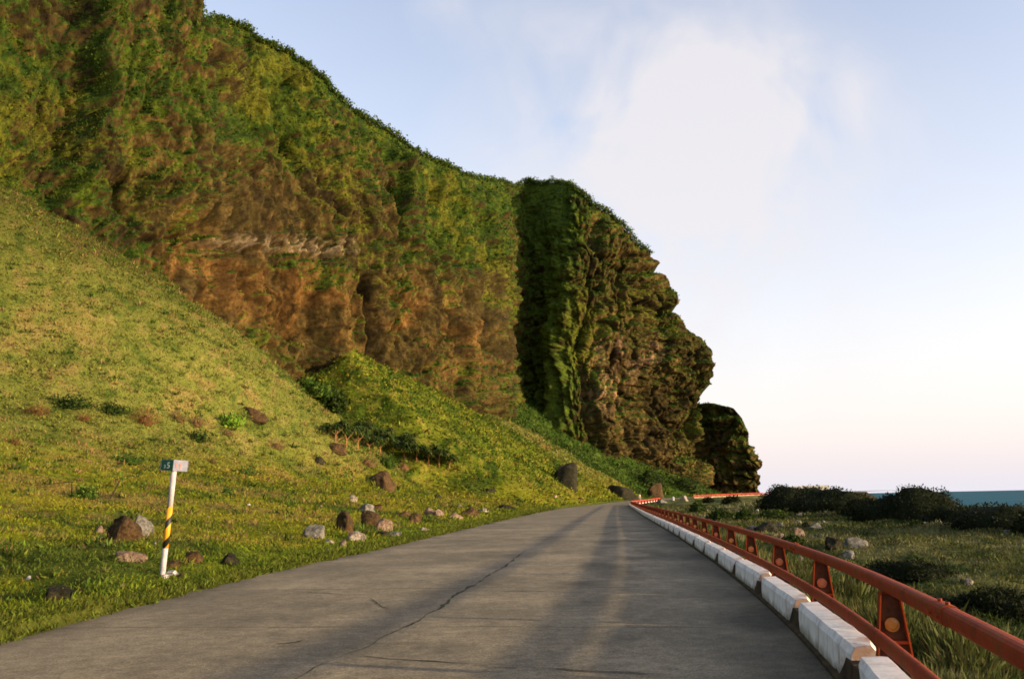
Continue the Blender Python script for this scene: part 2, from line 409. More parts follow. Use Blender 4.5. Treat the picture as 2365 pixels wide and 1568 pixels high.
M['trunk'] = simple('pale_orange_screwpine_stem', (.26, .12, .05), (.42, .22, .10), 6, .9)
M['stem'] = simple('shrub_stem_bark', (.05, .03, .015), (.12, .075, .04), 6, .9)
# sea
m, nt, b, _ = mat('sea_water')
nt.links.new(ramp(nt, noise(nt, .02, 6, .6, stretch=(.3, 1, 1)), [(.35, (.010, .075, .10)), (.65, (.02, .11, .135))]), b.inputs['Base Color'])
b.inputs['Roughness'].default_value = .7; b.inputs['IOR'].default_value = 1.33; b.inputs['Specular IOR Level'].default_value = .12
bump(nt, b, noise(nt, .35, 8, .7, stretch=(.5, 1, 1)), 1, .8); M['sea'] = m

# ------------------------------------------------------------------ ground colours (kind of plant cover, in patches)
def lerp(a, b, t): return a*(1-t[..., None])+b*t[..., None]
C_ = lambda *a: np.array(a, float)
def ground_col(x, y, z):
    n1 = fbm(x/18, y/18, z/18, 31, 4); n2 = fbm(x/4.5, y/4.5, z/4.5, 32, 4); n3 = fbm(x/1.1, y/1.1, z/1.1, 33, 4); n4 = fbm(x/9, y/6, z/9, 34, 4)
    L = Ledge(y); R = Redge(y); dl = L-x
    left = x < (L+R)/2
    c = np.zeros(x.shape+(3,))+C_(.160, .165, .010)
    c = lerp(c, C_(.205, .180, .018), sst(-.2, .6, n2))
    c = lerp(c, C_(.062, .085, .012), sst(.05, .5, -n2+.6*n3)*.9)
    tan = sst(.15, .6, n4+.55*n3+.12)*sst(1.5, 6, dl)
    c = lerp(c, C_(.225, .150, .045), tan*.62*left)
    # verge: lush
    c = lerp(c, C_(.088, .125, .010), (1-sst(.5, 3.5, dl+n3*1.5))*left*.6)
    soil = (1-sst(.1, .55, dl+n3*.25))*left
    c = lerp(c, C_(.075, .080, .018), soil*.7)
    a, b, cc = cones(x, y)
    onA = sst(2.5, 8, z-RZ(y))*(a > b-.5)*(a > cc)*left
    cA = lerp(np.zeros(x.shape+(3,))+C_(.150, .155, .028), C_(.23, .185, .050), sst(0, .8, n3+.3*n2))
    cA = lerp(cA, C_(.22, .155, .045), sst(.35, .9, n2+.7*n3)*.6)
    cA = lerp(cA, C_(.055, .085, .012), sst(.35, .75, -n3-.4*n2)*.8)
    # towards the head of the scree the grass is browner and darker
    cA = cA*(1-.50*sst(14, 40, z)[..., None])
    c = lerp(c, cA, onA)
    onB = sst(1.5, 6, z-RZ(y))*(a <= b-.5)*left*(y > 110)
    cB = lerp(np.zeros(x.shape+(3,))+C_(.120, .145, .010), C_(.23, .195, .028), sst(-.1, .7, n3))
    cB = lerp(cB, C_(.035, .065, .006), sst(0, .5, -n3-.6*n2)*.9)
    cB = lerp(cB, C_(.05, .085, .008), sst(.1, .5, fbm(x/12, y/12, z/12, 35, 3))*.6)
    c = lerp(c, cB, onB)
    onC = sst(.5, 3, cc-b)*left*(y > 200)
    c = lerp(c, lerp(np.zeros(x.shape+(3,))+C_(.035, .065, .008), C_(.10, .12, .02), sst(.1, .8, n3)), onC)
    r = (~left)
    cr = lerp(np.zeros(x.shape+(3,))+C_(.070, .076, .020), C_(.145, .135, .048), sst(-.2, .7, n2+.4*n3))
    cr = lerp(cr, C_(.030, .050, .012), sst(.1, .55, -n3-.6*n2)*.9)
    cr = lerp(cr, C_(.19, .185, .13), sst(.45, .8, n4*.6+n3*.6)*.55)
    cr = cr*(1-.35*sst(12, 34, x)[..., None]*(y < 70)[..., None])  # corner vignette put into the colour: field darkened at the near right
    cr = lerp(cr, C_(.035, .03, .018), sst(-6, 4, x-COAST(y)))
    c = lerp(c, cr, r*1.0)
    return np.clip(c*np.array([.96, 1.02, 1.0]), .003, 1)

# ------------------------------------------------------------------ ground sheet
def build_ground():
    ys = [-45., -30, -18, -10, -5, -2]
    y = 0.
    while y < 430: ys.append(y); y += max(.13, .0085*y)
    ys += [450, 500, 600, 800]
    ys = np.array(ys)
    u = np.linspace(-1, 1, 760); t = np.sign(u)*np.abs(u)**1.25
    Wd = 22+.95*np.maximum(ys, 0)
    cx = -.06*np.maximum(ys, 0)
    X = cx[:, None]+Wd[:, None]*t[None]; Y = np.repeat(ys[:, None], len(u), 1)
    Z = ground_h(X, Y)
    c = ground_col(X, Y, Z)
    o = npmesh('ground', np.stack([X, Y, Z], -1).reshape(-1, 3), gridfaces(len(ys), len(u)), M['ground'], smooth=True, col=c.reshape(-1, 3))
    tag(o, kind='structure')
build_ground()
o = npmesh('sea', [(-30000, -6000, -6), (40000, -6000, -6), (40000, 40000, -6), (-30000, 40000, -6)], [(0, 1, 2, 3)], M['sea']); tag(o, kind='structure')

# ------------------------------------------------------------------ road
def build_road():
    ys = np.concatenate([np.arange(-40, 40, .25), np.arange(40, 400, 1.)])
    t = np.linspace(0, 1, 60)
    L = Ledge(ys)-.12+fbm(ys*1.3, ys*0, 0, 3, 4)*.16*(ys < 150); R = Redge(ys)+.05
    X = L[:, None]+(R-L)[:, None]*t[None]; Y = np.repeat(ys[:, None], 60, 1)
    Z = np.repeat(RZ(ys)[:, None], 60, 1)+.012*np.sin(t*math.pi)[None]
    # darker patches and a darker band beside the kerb and a strip of dirt along the grass
    n = fbm(X/.9, Y/2.2, 0, 41, 4); n2 = fbm(X/3, Y/9, 0, 42, 3)
    dist = R[:, None]-X
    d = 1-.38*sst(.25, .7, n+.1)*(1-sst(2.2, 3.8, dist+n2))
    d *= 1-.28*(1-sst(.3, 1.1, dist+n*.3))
    d *= 1-.35*(1-sst(.1, .8, X-L[:, None]+n*.3))
    d *= 1-.10*sst(0, .8, n2)
    # slabs are poured in two lanes and bays, each bay its own tone
    bay = np.floor(Y/5.2+.25*(X > (L+R)[:, None]/2)); tone = _h(bay.astype(np.int64) & 0xffff, (X > (L+R)[:, None]/2).astype(np.int64), bay.astype(np.int64)*0, 9)
    d *= .93+.12*tone
    col = np.stack([d, d, d*1.0], -1).reshape(-1, 3)
    o = npmesh('road', np.stack([X, Y, Z], -1).reshape(-1, 3), gridfaces(len(ys), 60), M['road'], smooth=True, col=col); tag(o, kind='structure')
build_road()
def onroad(px, py):
    d = fw + rt*((px-W/2)/F) + up*((HH/2-py)/F); t = -EYE/d.z; return np.array([d.x*t, d.y*t])
def crack(pts, w, seed, gap=0.0):
    r = np.random.default_rng(seed)
    q = np.array([onroad(*p) for p in pts]); seg = np.hypot(*np.diff(q, axis=0).T); s = np.r_[0, np.cumsum(seg)]
    n = max(12, int(s[-1]/.035)); ss = np.linspace(0, s[-1], n)
    x = np.interp(ss, s, q[:, 0]); y = np.interp(ss, s, q[:, 1])
    tx = np.gradient(x); ty = np.gradient(y); l = np.hypot(tx, ty)+1e-9; nx, ny = -ty/l, tx/l
    j = fbm(ss*1.5, ss*0+seed, 0, seed, 4)*.05; x += nx*j; y += ny*j
    ww = w*np.clip(.6+.9*fbm(ss*2.2, ss*0, 0, seed+5, 4), gap, 2.2)
    t = np.linspace(0, 1, n); ww *= np.clip(np.minimum(t, 1-t)*8, .15, 1)
    V = np.concatenate([np.stack([x-nx*ww, y-ny*ww, ss*0+.0165], 1), np.stack([x+nx*ww, y+ny*ww, ss*0+.0165], 1)])
    i = np.arange(n-1); Fc = np.stack([i, i+1, n+i+1, n+i], 1)
    o = npmesh('road_crack', V, Fc, M['crack']); tag(o, kind='structure')
Z2 = lambda a: [(680+.3975*x, 944.5+.3975*y) for x, y in a]
crack(Z2([(1350, 825), (1150, 960), (950, 1085), (830, 1170), (590, 1300), (330, 1430), (110, 1510), (-60, 1620)]), .022, 1, .18)
crack(Z2([(330, 1433), (560, 1460), (870, 1480), (1300, 1500), (1620, 1520), (1996, 1540), (2300, 1556)]), .012, 2, .25)
crack(Z2([(-300, 1058), (0, 1065), (430, 1085), (880, 1090)]), .012, 3, .12)
crack(Z2([(950, 1086), (1340, 1096)]), .010, 13, .05)
crack(Z2([(1420, 770), (1640, 776)]), .016, 4, .1)
crack(Z2([(430, 1096), (470, 1125), (520, 1157), (570, 1170)]), .010, 5, .3)
crack(Z2([(-120, 1372), (0, 1360), (40, 1352)]), .03, 6, .2)
crack(Z2([(1060, 1500), (1100, 1504), (1300, 1512)]), .012, 8, .2)
crack(Z2([(760, 1180), (700, 1182)]), .010, 9, .2)
crack(Z2([(1996, 905), (1700, 900), (1500, 896)]), .010, 10, .1)

# ------------------------------------------------------------------ the cliff
RIM = [(-1500,-900,55),(-900,-800,85),(-500,-620,110),(-150,-420,132),(150,-240,150),(330,-110,160),(455,0,168),(474,40,176),(500,44,184),(530,52,190),(585,84,195),(640,110,200),(672,128,203),(700,150,206),(735,175,209),(760,200,212),(790,235,214),(805,252,216),(835,268,220),(870,290,224),(900,305,228),(930,325,232),(952,342,236),(975,360,240),(1010,374,246),(1040,388,252),(1075,404,259),(1100,412,268),(1140,418,284),(1175,424,302),(1190,430,312),(1215,421,318),(1250,424,316),(1290,420,310),(1318,428,305),(1335,440,303),(1370,470,303.5),(1410,500,308),(1436,522,310),(1450,540,312),(1468,566,314),(1490,578,316),(1505,592,319),(1524,606,321),(1523,618,321),(1507,622,321),(1540,638,324),(1558,662,326),(1567,700,327),(1557,716,327),(1590,758,330),(1618,786,331),(1640,812,333),(1645,840,334),(1652,862,334),(1643,888,334),(1627,902,335),(1612,925,366),(1650,930,361),(1692,941,356),(1712,964,354),(1722,985,353),(1732,1002,352),(1728,1038,352),(1744,1058,352),(1747,1088,352),(1752,1110,352),(1757,1134,352)]
FOOT = [(-70,20),(-72,45),(-74,75),(-73,98),(-67,118),(-60,133),(-54,146),(-50,154),(-47,160),(-44,166),(-41,172),(-38,178),(-36,182),(-34,186),(-32,190),(-30,193),(-28,196),(-26,199),(-23.5,203),(-21,208),(-18.5,212),(-16,217),(-14,221),(-12,225),(-10,230),(-8,236),(-6,243),(-4,250),(-2,265),(-1,280),(2,302),(5,312),(8,308),(10.5,302),(13,294),(15,290),(20.5,290),(25.5,293),(29,297),(34.7,301),(37.2,303),(39.6,305),(41.9,308),(43.9,310),(45.0,311),(46.0,312),(48.1,314),(50.5,316),(52.5,317),(53.9,318),(56.3,320),(58.5,322),(60.7,324),(62.3,326),(63.5,327),(64.6,328),(65.6,330),(72.3,360),(77.8,357),(84.6,353),(88.5,351),(90.2,350),(91.6,350),(92.6,350),(93.9,350),(94.7,350),(95.4,350),(96.1,350)]
assert len(RIM) == len(FOOT), (len(RIM), len(FOOT))
CRE = [  # gullies and fissures: polyline, half width (photo units at that place), depth in metres
 ([(478,45),(520,110),(560,180),(600,260),(640,310),(690,365),(735,425),(762,480),(785,560),(800,640)], 16, 7.0),
 ([(835,650),(838,720),(850,790)], 13, 5.0), ([(712,400),(735,470),(742,520)], 8, 3.0),
 ([(905,420),(925,470),(920,520),(905,560)], 9, 3.0), ([(1010,440),(1020,500),(1010,560)], 9, 1.8),
 ([(255,420),(262,470),(280,520)], 8, 2.2), ([(480,480),(490,540)], 7, 2.0), ([(545,540),(550,600)], 6, 1.5),
 ([(1188,435),(1178,520),(1172,620),(1176,720),(1195,820),(1225,900)], 30, 1.5),
 ([(1365,640),(1360,720),(1330,800)], 12, 3.0), ([(1450,620),(1440,700),(1420,790),(1425,860)], 9, 2.4),
 ([(1350,530),(1365,580)], 10, 2.0), ([(1545,640),(1500,660),(1470,650)], 6, 1.5),
 ([(1500,810),(1480,870),(1520,960),(1580,1010)], 10, 2.6), ([(1620,925),(1600,990),(1620,1060)], 16, 4.0),
 ([(1040,640),(1060,720),(1075,790)], 13, 3.5), ([(980,600),(1010,680),(1025,760)], 8, 2.0),
 ([(900,640),(905,720),(900,770)], 8, 1.8), ([(600,690),(610,750)], 9, 2.0), ([(680,700),(700,780)], 10, 2.5), ([(1110,700),(1120,780),(1150,860)], 10, 2.5)]
NOTCH = [([(1545,620),(1500,624),(1430,612),(1370,590)], 7, 3.2), ([(1580,716),(1540,718),(1480,700)], 7, 3.0), ([(1670,880),(1640,905),(1600,915)], 8, 3.5), ([(1760,1045),(1700,1050)], 6, 2.2), ([(1760,1090),(1690,1085)], 5, 1.8), ([(1500,596),(1440,585)], 5, 1.6), ([(1660,838),(1580,830)], 5, 1.8), ([(300,560),(420,545),(560,590),(690,600),(760,612)], 7, 1.6), ([(850,560),(960,590),(1080,600),(1160,610)], 7, 1.8), ([(880,700),(940,720),(1000,700)], 6, 1.2)]
def segdist(px, py, pts):
    best = np.full(px.shape, 1e9)
    for (ax, ay), (bx, by) in zip(pts[:-1], pts[1:]):
        dx, dy = bx-ax, by-ay; t = np.clip(((px-ax)*dx+(py-ay)*dy)/(dx*dx+dy*dy), 0, 1)
        best = np.minimum(best, np.hypot(px-ax-t*dx, py-ay-t*dy))
    return best
def build_cliff():
    rw = np.array([P(*r) for r in RIM]); fwd = np.array([(a, b, -4.) for a, b in FOOT])
    # spacing along the rim by its length in the picture, so detail is even
    rp = np.array([(a, b) for a, b, _ in RIM], float)
    s = np.r_[0, np.cumsum(np.hypot(*np.diff(rp, axis=0).T)*np.where(rp[1:, 0] < 0, .35, 1.0))]
    nu = 1350; uu = np.linspace(0, s[-1], nu)
    r = np.stack([np.interp(uu, s, rw[:, k]) for k in range(3)], 1)
    f = np.stack([np.interp(uu, s, fwd[:, k]) for k in range(3)], 1)
    # a little smoothing of the foot line keeps ribs from being straight
    ker = np.hanning(31); ker /= ker.sum()
    for k in range(2): f[:, k] = np.convolve(np.pad(f[:, k], 15, 'edge'), ker, 'valid')
    nv = 620; v = np.linspace(0, 1, nv)
    hor = .40*v+.60*v**2.6
    X = f[None, :, 0]+(r-f)[None, :, 0]*hor[:, None]; Y = f[None, :, 1]+(r-f)[None, :, 1]*hor[:, None]; Z = f[None, :, 2]+(r-f)[None, :, 2]*v[:, None]
    # outward (towards road and sea) normal of the undisplaced face
    def nrm(X, Y, Z):
        A = np.stack([X, Y, Z], -1); du = np.gradient(A, axis=1); dv = np.gradient(A, axis=0)
        n = np.cross(du, dv); n /= np.linalg.norm(n, axis=-1, keepdims=True)+1e-9; return n
    n = nrm(X, Y, Z)
    # normals blurred along the face
    for k in range(3):
        q = n[..., k]; kk = np.hanning(61); kk /= kk.sum()
        n[..., k] = np.apply_along_axis(lambda a: np.convolve(np.pad(a, 30, 'edge'), kk, 'valid'), 1, q)
    n /= np.linalg.norm(n, axis=-1, keepdims=True)+1e-9
    px, py = toPx(X, Y, Z)
    arc = np.r_[0, np.cumsum(np.hypot(*np.diff(f[:, :2], axis=0).T))][None]+0*X
    vv = v[:, None]+0*X
    edge = 1-sst(.93, 1.0, vv)
    wx = arc+fbm(X/20, Y/20, Z/20, 61, 3)*5
    rib = fbm(wx/11, Z/70, 0, 51, 4)*3.6 + (1-np.abs(fbm(wx/6.5, Z/38, 0, 52, 3))*2)*1.9*(1-.5*sst(1300, 1400, px))
    strata = fbm(Z/3.2+fbm(X/25, Y/25, 0, 53, 2)*1.5, arc/70, 0, 54, 4)*1.0
    block = fbm(X/5, Y/5, Z/7, 55, 5)*2.1
    fine = fbm(X/1.3, Y/1.3, Z/1.6, 56, 4)*.45+(np.abs(fbm(wx/2.6, Z/9, 0, 63, 4))-.3)*1.3*sst(-.25, .35, fbm(X/18, Y/18, Z/14, 64, 3)+.35-.9*(vv-.5))
    crag = fbm(Z/1.7, arc/14, Y/20, 65, 4); fine += np.tanh(crag*3)*.45*sst(-.2, .3, fbm(X/25, Y/25, Z/10, 66, 3))
    # fractured blocks: every cell of a crazed pattern stands a little proud or back
    def cells(a, b, seed):
        ia = np.floor(a).astype(np.int64); ib = np.floor(b).astype(np.int64); best = np.full(a.shape, 9.); sec = np.full(a.shape, 9.); val = np.zeros(a.shape)
        for da in (-1, 0, 1):
            for db in (-1, 0, 1):
                ca_, cb_ = (ia+da) & 0xffffffff, (ib+db) & 0xffffffff
                ox = _h(ca_, cb_, ca_*0, seed); oy = _h(ca_, cb_, ca_*0, seed+1)
                d_ = (ia+da+ox-a)**2+(ib+db+oy-b)**2; k_ = d_ < best; sec = np.where(k_, best, np.minimum(sec, d_))
                best = np.where(k_, d_, best); val = np.where(k_, _h(ca_, cb_, ca_*0, seed+2), val)
        return val-.5, np.exp(-((np.sqrt(sec)-np.sqrt(best))/.09)**2)
    hx_ = X*.6-Y*.0+arc*.5; wz = Z+fbm(hx_/5, Z/5, 0, 67, 3)*1.2
    c1, k1 = cells(wx/4.2, wz/6.5, 301); c2, k2 = cells(wx/1.7+5, wz/2.3, 305); fr = c1*2.8+c2*1.3-k1*1.5-k2*.35
    crack_mask = np.clip(k1*.8+k2*.35, 0, 1)
    frm = .45+.55*sst(-.2, .3, fbm(X/15, Y/15, Z/12, 68, 3)-1.0*(vv-.5))
    fr = fr*np.where(px > 1330, .9, frm*.55)*(.35+.65*edge)*(1-.7*sst(1185, 1205, px)*(1-sst(1300, 1340, px)))
    fine = fine+fr
    sil = fbm(arc/2.5, Z/2.0, X/9, 57, 4)*.9
    D = (rib+block)*edge*(.35+.65*sst(0, .1, vv))+strata*(.5+.5*edge)*(px > 250)+fine+.5*sil*(1-edge)*(px > 1380)
    # hard strata ledges of the headland
    ledge = np.clip(np.sin(Z/6.3+fbm(X/30, Y/30, 0, 58, 2)*2)*3, -1, 1)*1.0
    D += ledge*sst(1300, 1420, px)*(.5+.5*edge)
    D += np.tanh(fbm(Z/3.4, arc/30, 0, 62, 3)*3.5)*1.1*sst(1400, 1510, px)*(.4+.6*edge)
    gx = np.interp(py, [0, 45, 110, 180, 260, 310, 365, 425, 480, 560, 650], [455, 478, 520, 560, 600, 640, 690, 735, 762, 785, 812])
    D += 4.5*sst(-6, 34, gx-px)*(1-sst(120, 420, gx-px))*(1-sst(600, 760, py))*(.3+.7*edge)
    gx2 = np.interp(py, [440, 560, 700, 900], [905, 908, 935, 960]); D += 2.5*sst(-4, 20, gx2-px)*(1-sst(60, 120, gx2-px))*sst(420, 480, py)*(1-sst(640, 760, py))
    for pts, w_, dep in CRE:
        d = segdist(px, py, pts)*(1+.3*fbm(X/3, Y/3, Z/3, 59, 2))
        D -= dep*1.5*np.exp(-(d/(w_*.72))**2)*(.35+.65*edge)
    for pts, w_, dep in NOTCH:
        D -= dep*np.exp(-(segdist(px, py, pts)/w_)**2)
    D -= 1.8*sst(1690, 1730, px)
    # shelf with rubble band across the main face
    D += .9*np.exp(-((py-(560+.06*(px-600)))/9)**2)*sst(400, 480, px)*(1-sst(780, 830, px))*(1+fbm(X, Y, Z, 60, 2))
    rb = np.exp(-((py-(575+.10*(px-600)))/16)**2)*sst(430, 520, px)*(1-sst(770, 820, px)); lump, lk = cells(arc/.9, Z/.75, 311); D += rb*(lump*1.2-lk*.6); rub = rb*(lump > .05)
    A = np.stack([X, Y, Z], -1)+n*D[..., None]
    # plateau behind the rim and the hidden back, so it is a solid hill
    back = []
    bn = n[-1].copy(); bn[:, 2] = 0; bn /= np.linalg.norm(bn, axis=1, keepdims=True)+1e-9
    top = A[-1]
    away = top[:, :2]/np.linalg.norm(top[:, :2], axis=1, keepdims=True); ca, sa = math.cos(.25), math.sin(.25)
    away = np.stack([away[:, 0]*ca-away[:, 1]*sa, away[:, 0]*sa+away[:, 1]*ca], 1)       # inland and away from the road
    wv = sst(1150, 1300, px[-1])[:, None]; bn[:, :2] = bn[:, :2]*(1-wv)-away*wv; bn /= np.linalg.norm(bn, axis=1, keepdims=True)
    for dist, dz in ((2, .2), (6, .0), (14, -1.0), (30, -3), (60, -9), (90, -60), (100, -140)):
        kx = np.where(px[-1] > 1380, .45, 1.0)
        b_ = top-bn*dist*kx[:, None]; b_[:, 2] = top[:, 2]*(1 if dist < 80 else (.45 if dist < 95 else 0))+dz*np.where(px[-1] > 1380, .5, 1)*(dist < 80)-(6 if dist >= 95 else 0)
        back.append(b_)
    A2 = np.concatenate([A, np.stack(back)], 0)
    nn = nrm(A[..., 0], A[..., 1], A[..., 2])
    # colours
    X, Y, Z = A[..., 0], A[..., 1], A[..., 2]
    n1 = fbm(X/24, Y/24, Z/17, 81, 4); n2 = fbm(X/8, Y/8, Z/5.5, 82, 3); n3 = fbm(X/1.8, Y/1.8, Z/1.5, 83, 4)
    rock = lerp(np.zeros(X.shape+(3,))+C_(.060, .044, .012), C_(.132, .088, .027), sst(-.5, .7, n2+.5*n3))
    rock = lerp(rock, C_(.035, .024, .012), sst(.2, .8, -n3-.3*n2)*.7)
    # redder earth band low on the main face
    low = np.exp(-((py-(640+.25*(px-500)))/110)**2)*sst(280, 420, px)*(1-sst(1050, 1200, px))
    rock = lerp(rock, C_(.150, .072, .018), low*.7*sst(-.4, .5, n2))
    lightband = np.exp(-((py-(575+.10*(px-600)))/13)**2)*sst(430, 520, px)*(1-sst(760, 820, px))*sst(-.1, .4, n3)
    rock = lerp(rock, C_(.30, .22, .13), lightband*.35)
    rock = lerp(rock, C_(.42, .32, .20), rub*.5)
    # bare pale scars on the headland
    rock = rock*(1-.35*crack_mask[..., None])
    scar = np.zeros(X.shape)
    for sx, sy, wx_, wy_ in ((1375,830,16,60),(1430,810,6,50),(1500,815,26,28),(1470,850,10,35),(1395,900,40,50),(1425,880,14,50),(1370,560,12,30)):
        scar = np.maximum(scar, np.exp(-((px-sx-(py-sy)*-.12)/wx_)**2-((py-sy)/wy_)**2))
    rock = lerp(rock, C_(.28, .17, .09), scar*sst(-.2, .5, fbm(arc/.8, Z/9, 0, 84, 3)+.2))
    green = lerp(np.zeros(X.shape+(3,))+C_(.028, .058, .006), C_(.062, .092, .008), sst(-.5, .6, n3+.4*n2))
    rock = rock*(.75+.5*sst(-.6, .6, fbm(wx/1.6, Z/14, 0, 86, 3)))[..., None]
    rock = rock*(1-.45*np.exp(-(np.sin(wz/2.6+.6*fbm(X/12, Y/12, 0, 87, 2))/.16)**2)*sst(-.3, .3, n2))[..., None]
    green = lerp(green, C_(.125, .120, .012), sst(.1, .7, n1+.4*n3)*.7)
    hgt = 1-(py-0)/1150
    up_ = nn[..., 2]
    veg = .06+1.0*(vv-.45)+n1*.42+n2*.62+n3*.16+(up_-.25)*1.1
    # the bare faces and the green aprons where they lie on this cliff
    for gx_, gy_, wx_, wy_, am in ((600,480,170,75,-.75),(560,720,170,110,-.7),(760,700,60,110,-.5),(860,490,45,65,-.55),(1110,740,70,90,-.6),(980,650,60,60,-.2),(420,130,90,70,-.35),(300,330,90,50,-.2),
            (560,300,110,55,.7),(640,190,70,90,.6),(330,240,120,60,.3),(760,660,55,30,1.3),(795,765,40,35,1.1),(640,625,60,18,1.0),(1000,590,150,38,.6),(900,700,28,60,.7),(1080,470,110,60,.5),(165,470,60,35,.8),(565,800,30,14,1.2),(300,575,24,18,1.0),(1020,780,40,30,.5)):
        veg += am*np.exp(-((px-gx_-.15*(py-gy_))/wx_)**2-((py-gy_)/wy_)**2)
    veg -= low*.75
    veg -= sst(1330, 1420, px)*.55
    veg += (1-sst(0, 300, px))*.25
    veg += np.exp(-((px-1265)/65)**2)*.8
    vm = sst(-.06, .10, veg+.22*fbm(X/1.1, Y/1.1, Z/1.1, 85, 3)+.10)
    green = lerp(green, C_(.085, .125, .014), sst(1185, 1215, px)*(1-sst(1290, 1350, px))*.8)  # shaded gully: fill light put into the colour as a brighter green
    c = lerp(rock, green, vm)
    c = c*.86
    cb = np.zeros((7, nu, 3))+C_(.05, .07, .015)
    c2 = np.concatenate([c, cb], 0)
    nr = A2.shape[0]
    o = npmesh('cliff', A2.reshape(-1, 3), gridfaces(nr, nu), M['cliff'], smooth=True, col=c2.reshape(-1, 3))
    tag(o, kind='structure')
    return A, nn, vm, px, py, green, vv
CL = build_cliff()

# ------------------------------------------------------------------ foliage and grass as one-piece cover
def rand_tris(P0, size, up_bias, spread, cols, rg, aspect=.45, nper=1, dirn=None):
    """one slim leaf triangle/quad pair per entry"""
    n = len(P0)
    d = rg.normal(size=(n, 3)); d[:, 2] = np.abs(d[:, 2])*.6+up_bias
    if dirn is not None: d += dirn*up_bias
    d /= np.linalg.norm(d, axis=1, keepdims=True)
    s = np.cross(d, rg.normal(size=(n, 3))); s /= np.linalg.norm(s, axis=1, keepdims=True)+1e-9
    base = P0+rg.normal(size=(n, 3))*np.asarray(spread)[:, None] if np.ndim(spread) else P0+rg.normal(size=(n, 3))*spread
    sz = np.asarray(size)[:, None]
    tip = base+d*sz; mid = base+d*sz*.45
    V = np.stack([base, mid+s*sz*aspect*.5, tip, mid-s*sz*aspect*.5], 1).reshape(-1, 3)
    Fc = np.arange(n*4).reshape(n, 4)
    C = np.repeat(cols, 4, axis=0)
    return V, Fc, C
def jitter(c, rg, a=.35):
    c = c*(1+a*rg.normal(size=(len(c), 1))).clip(.35, 2.0); c = c*(1+.10*rg.normal(size=c.shape)); return c.clip(.003, .9)
def cover(name, V, Fc, C, m=None):
    o = npmesh(name, V, Fc, m or M['leaf'], col=C); return o

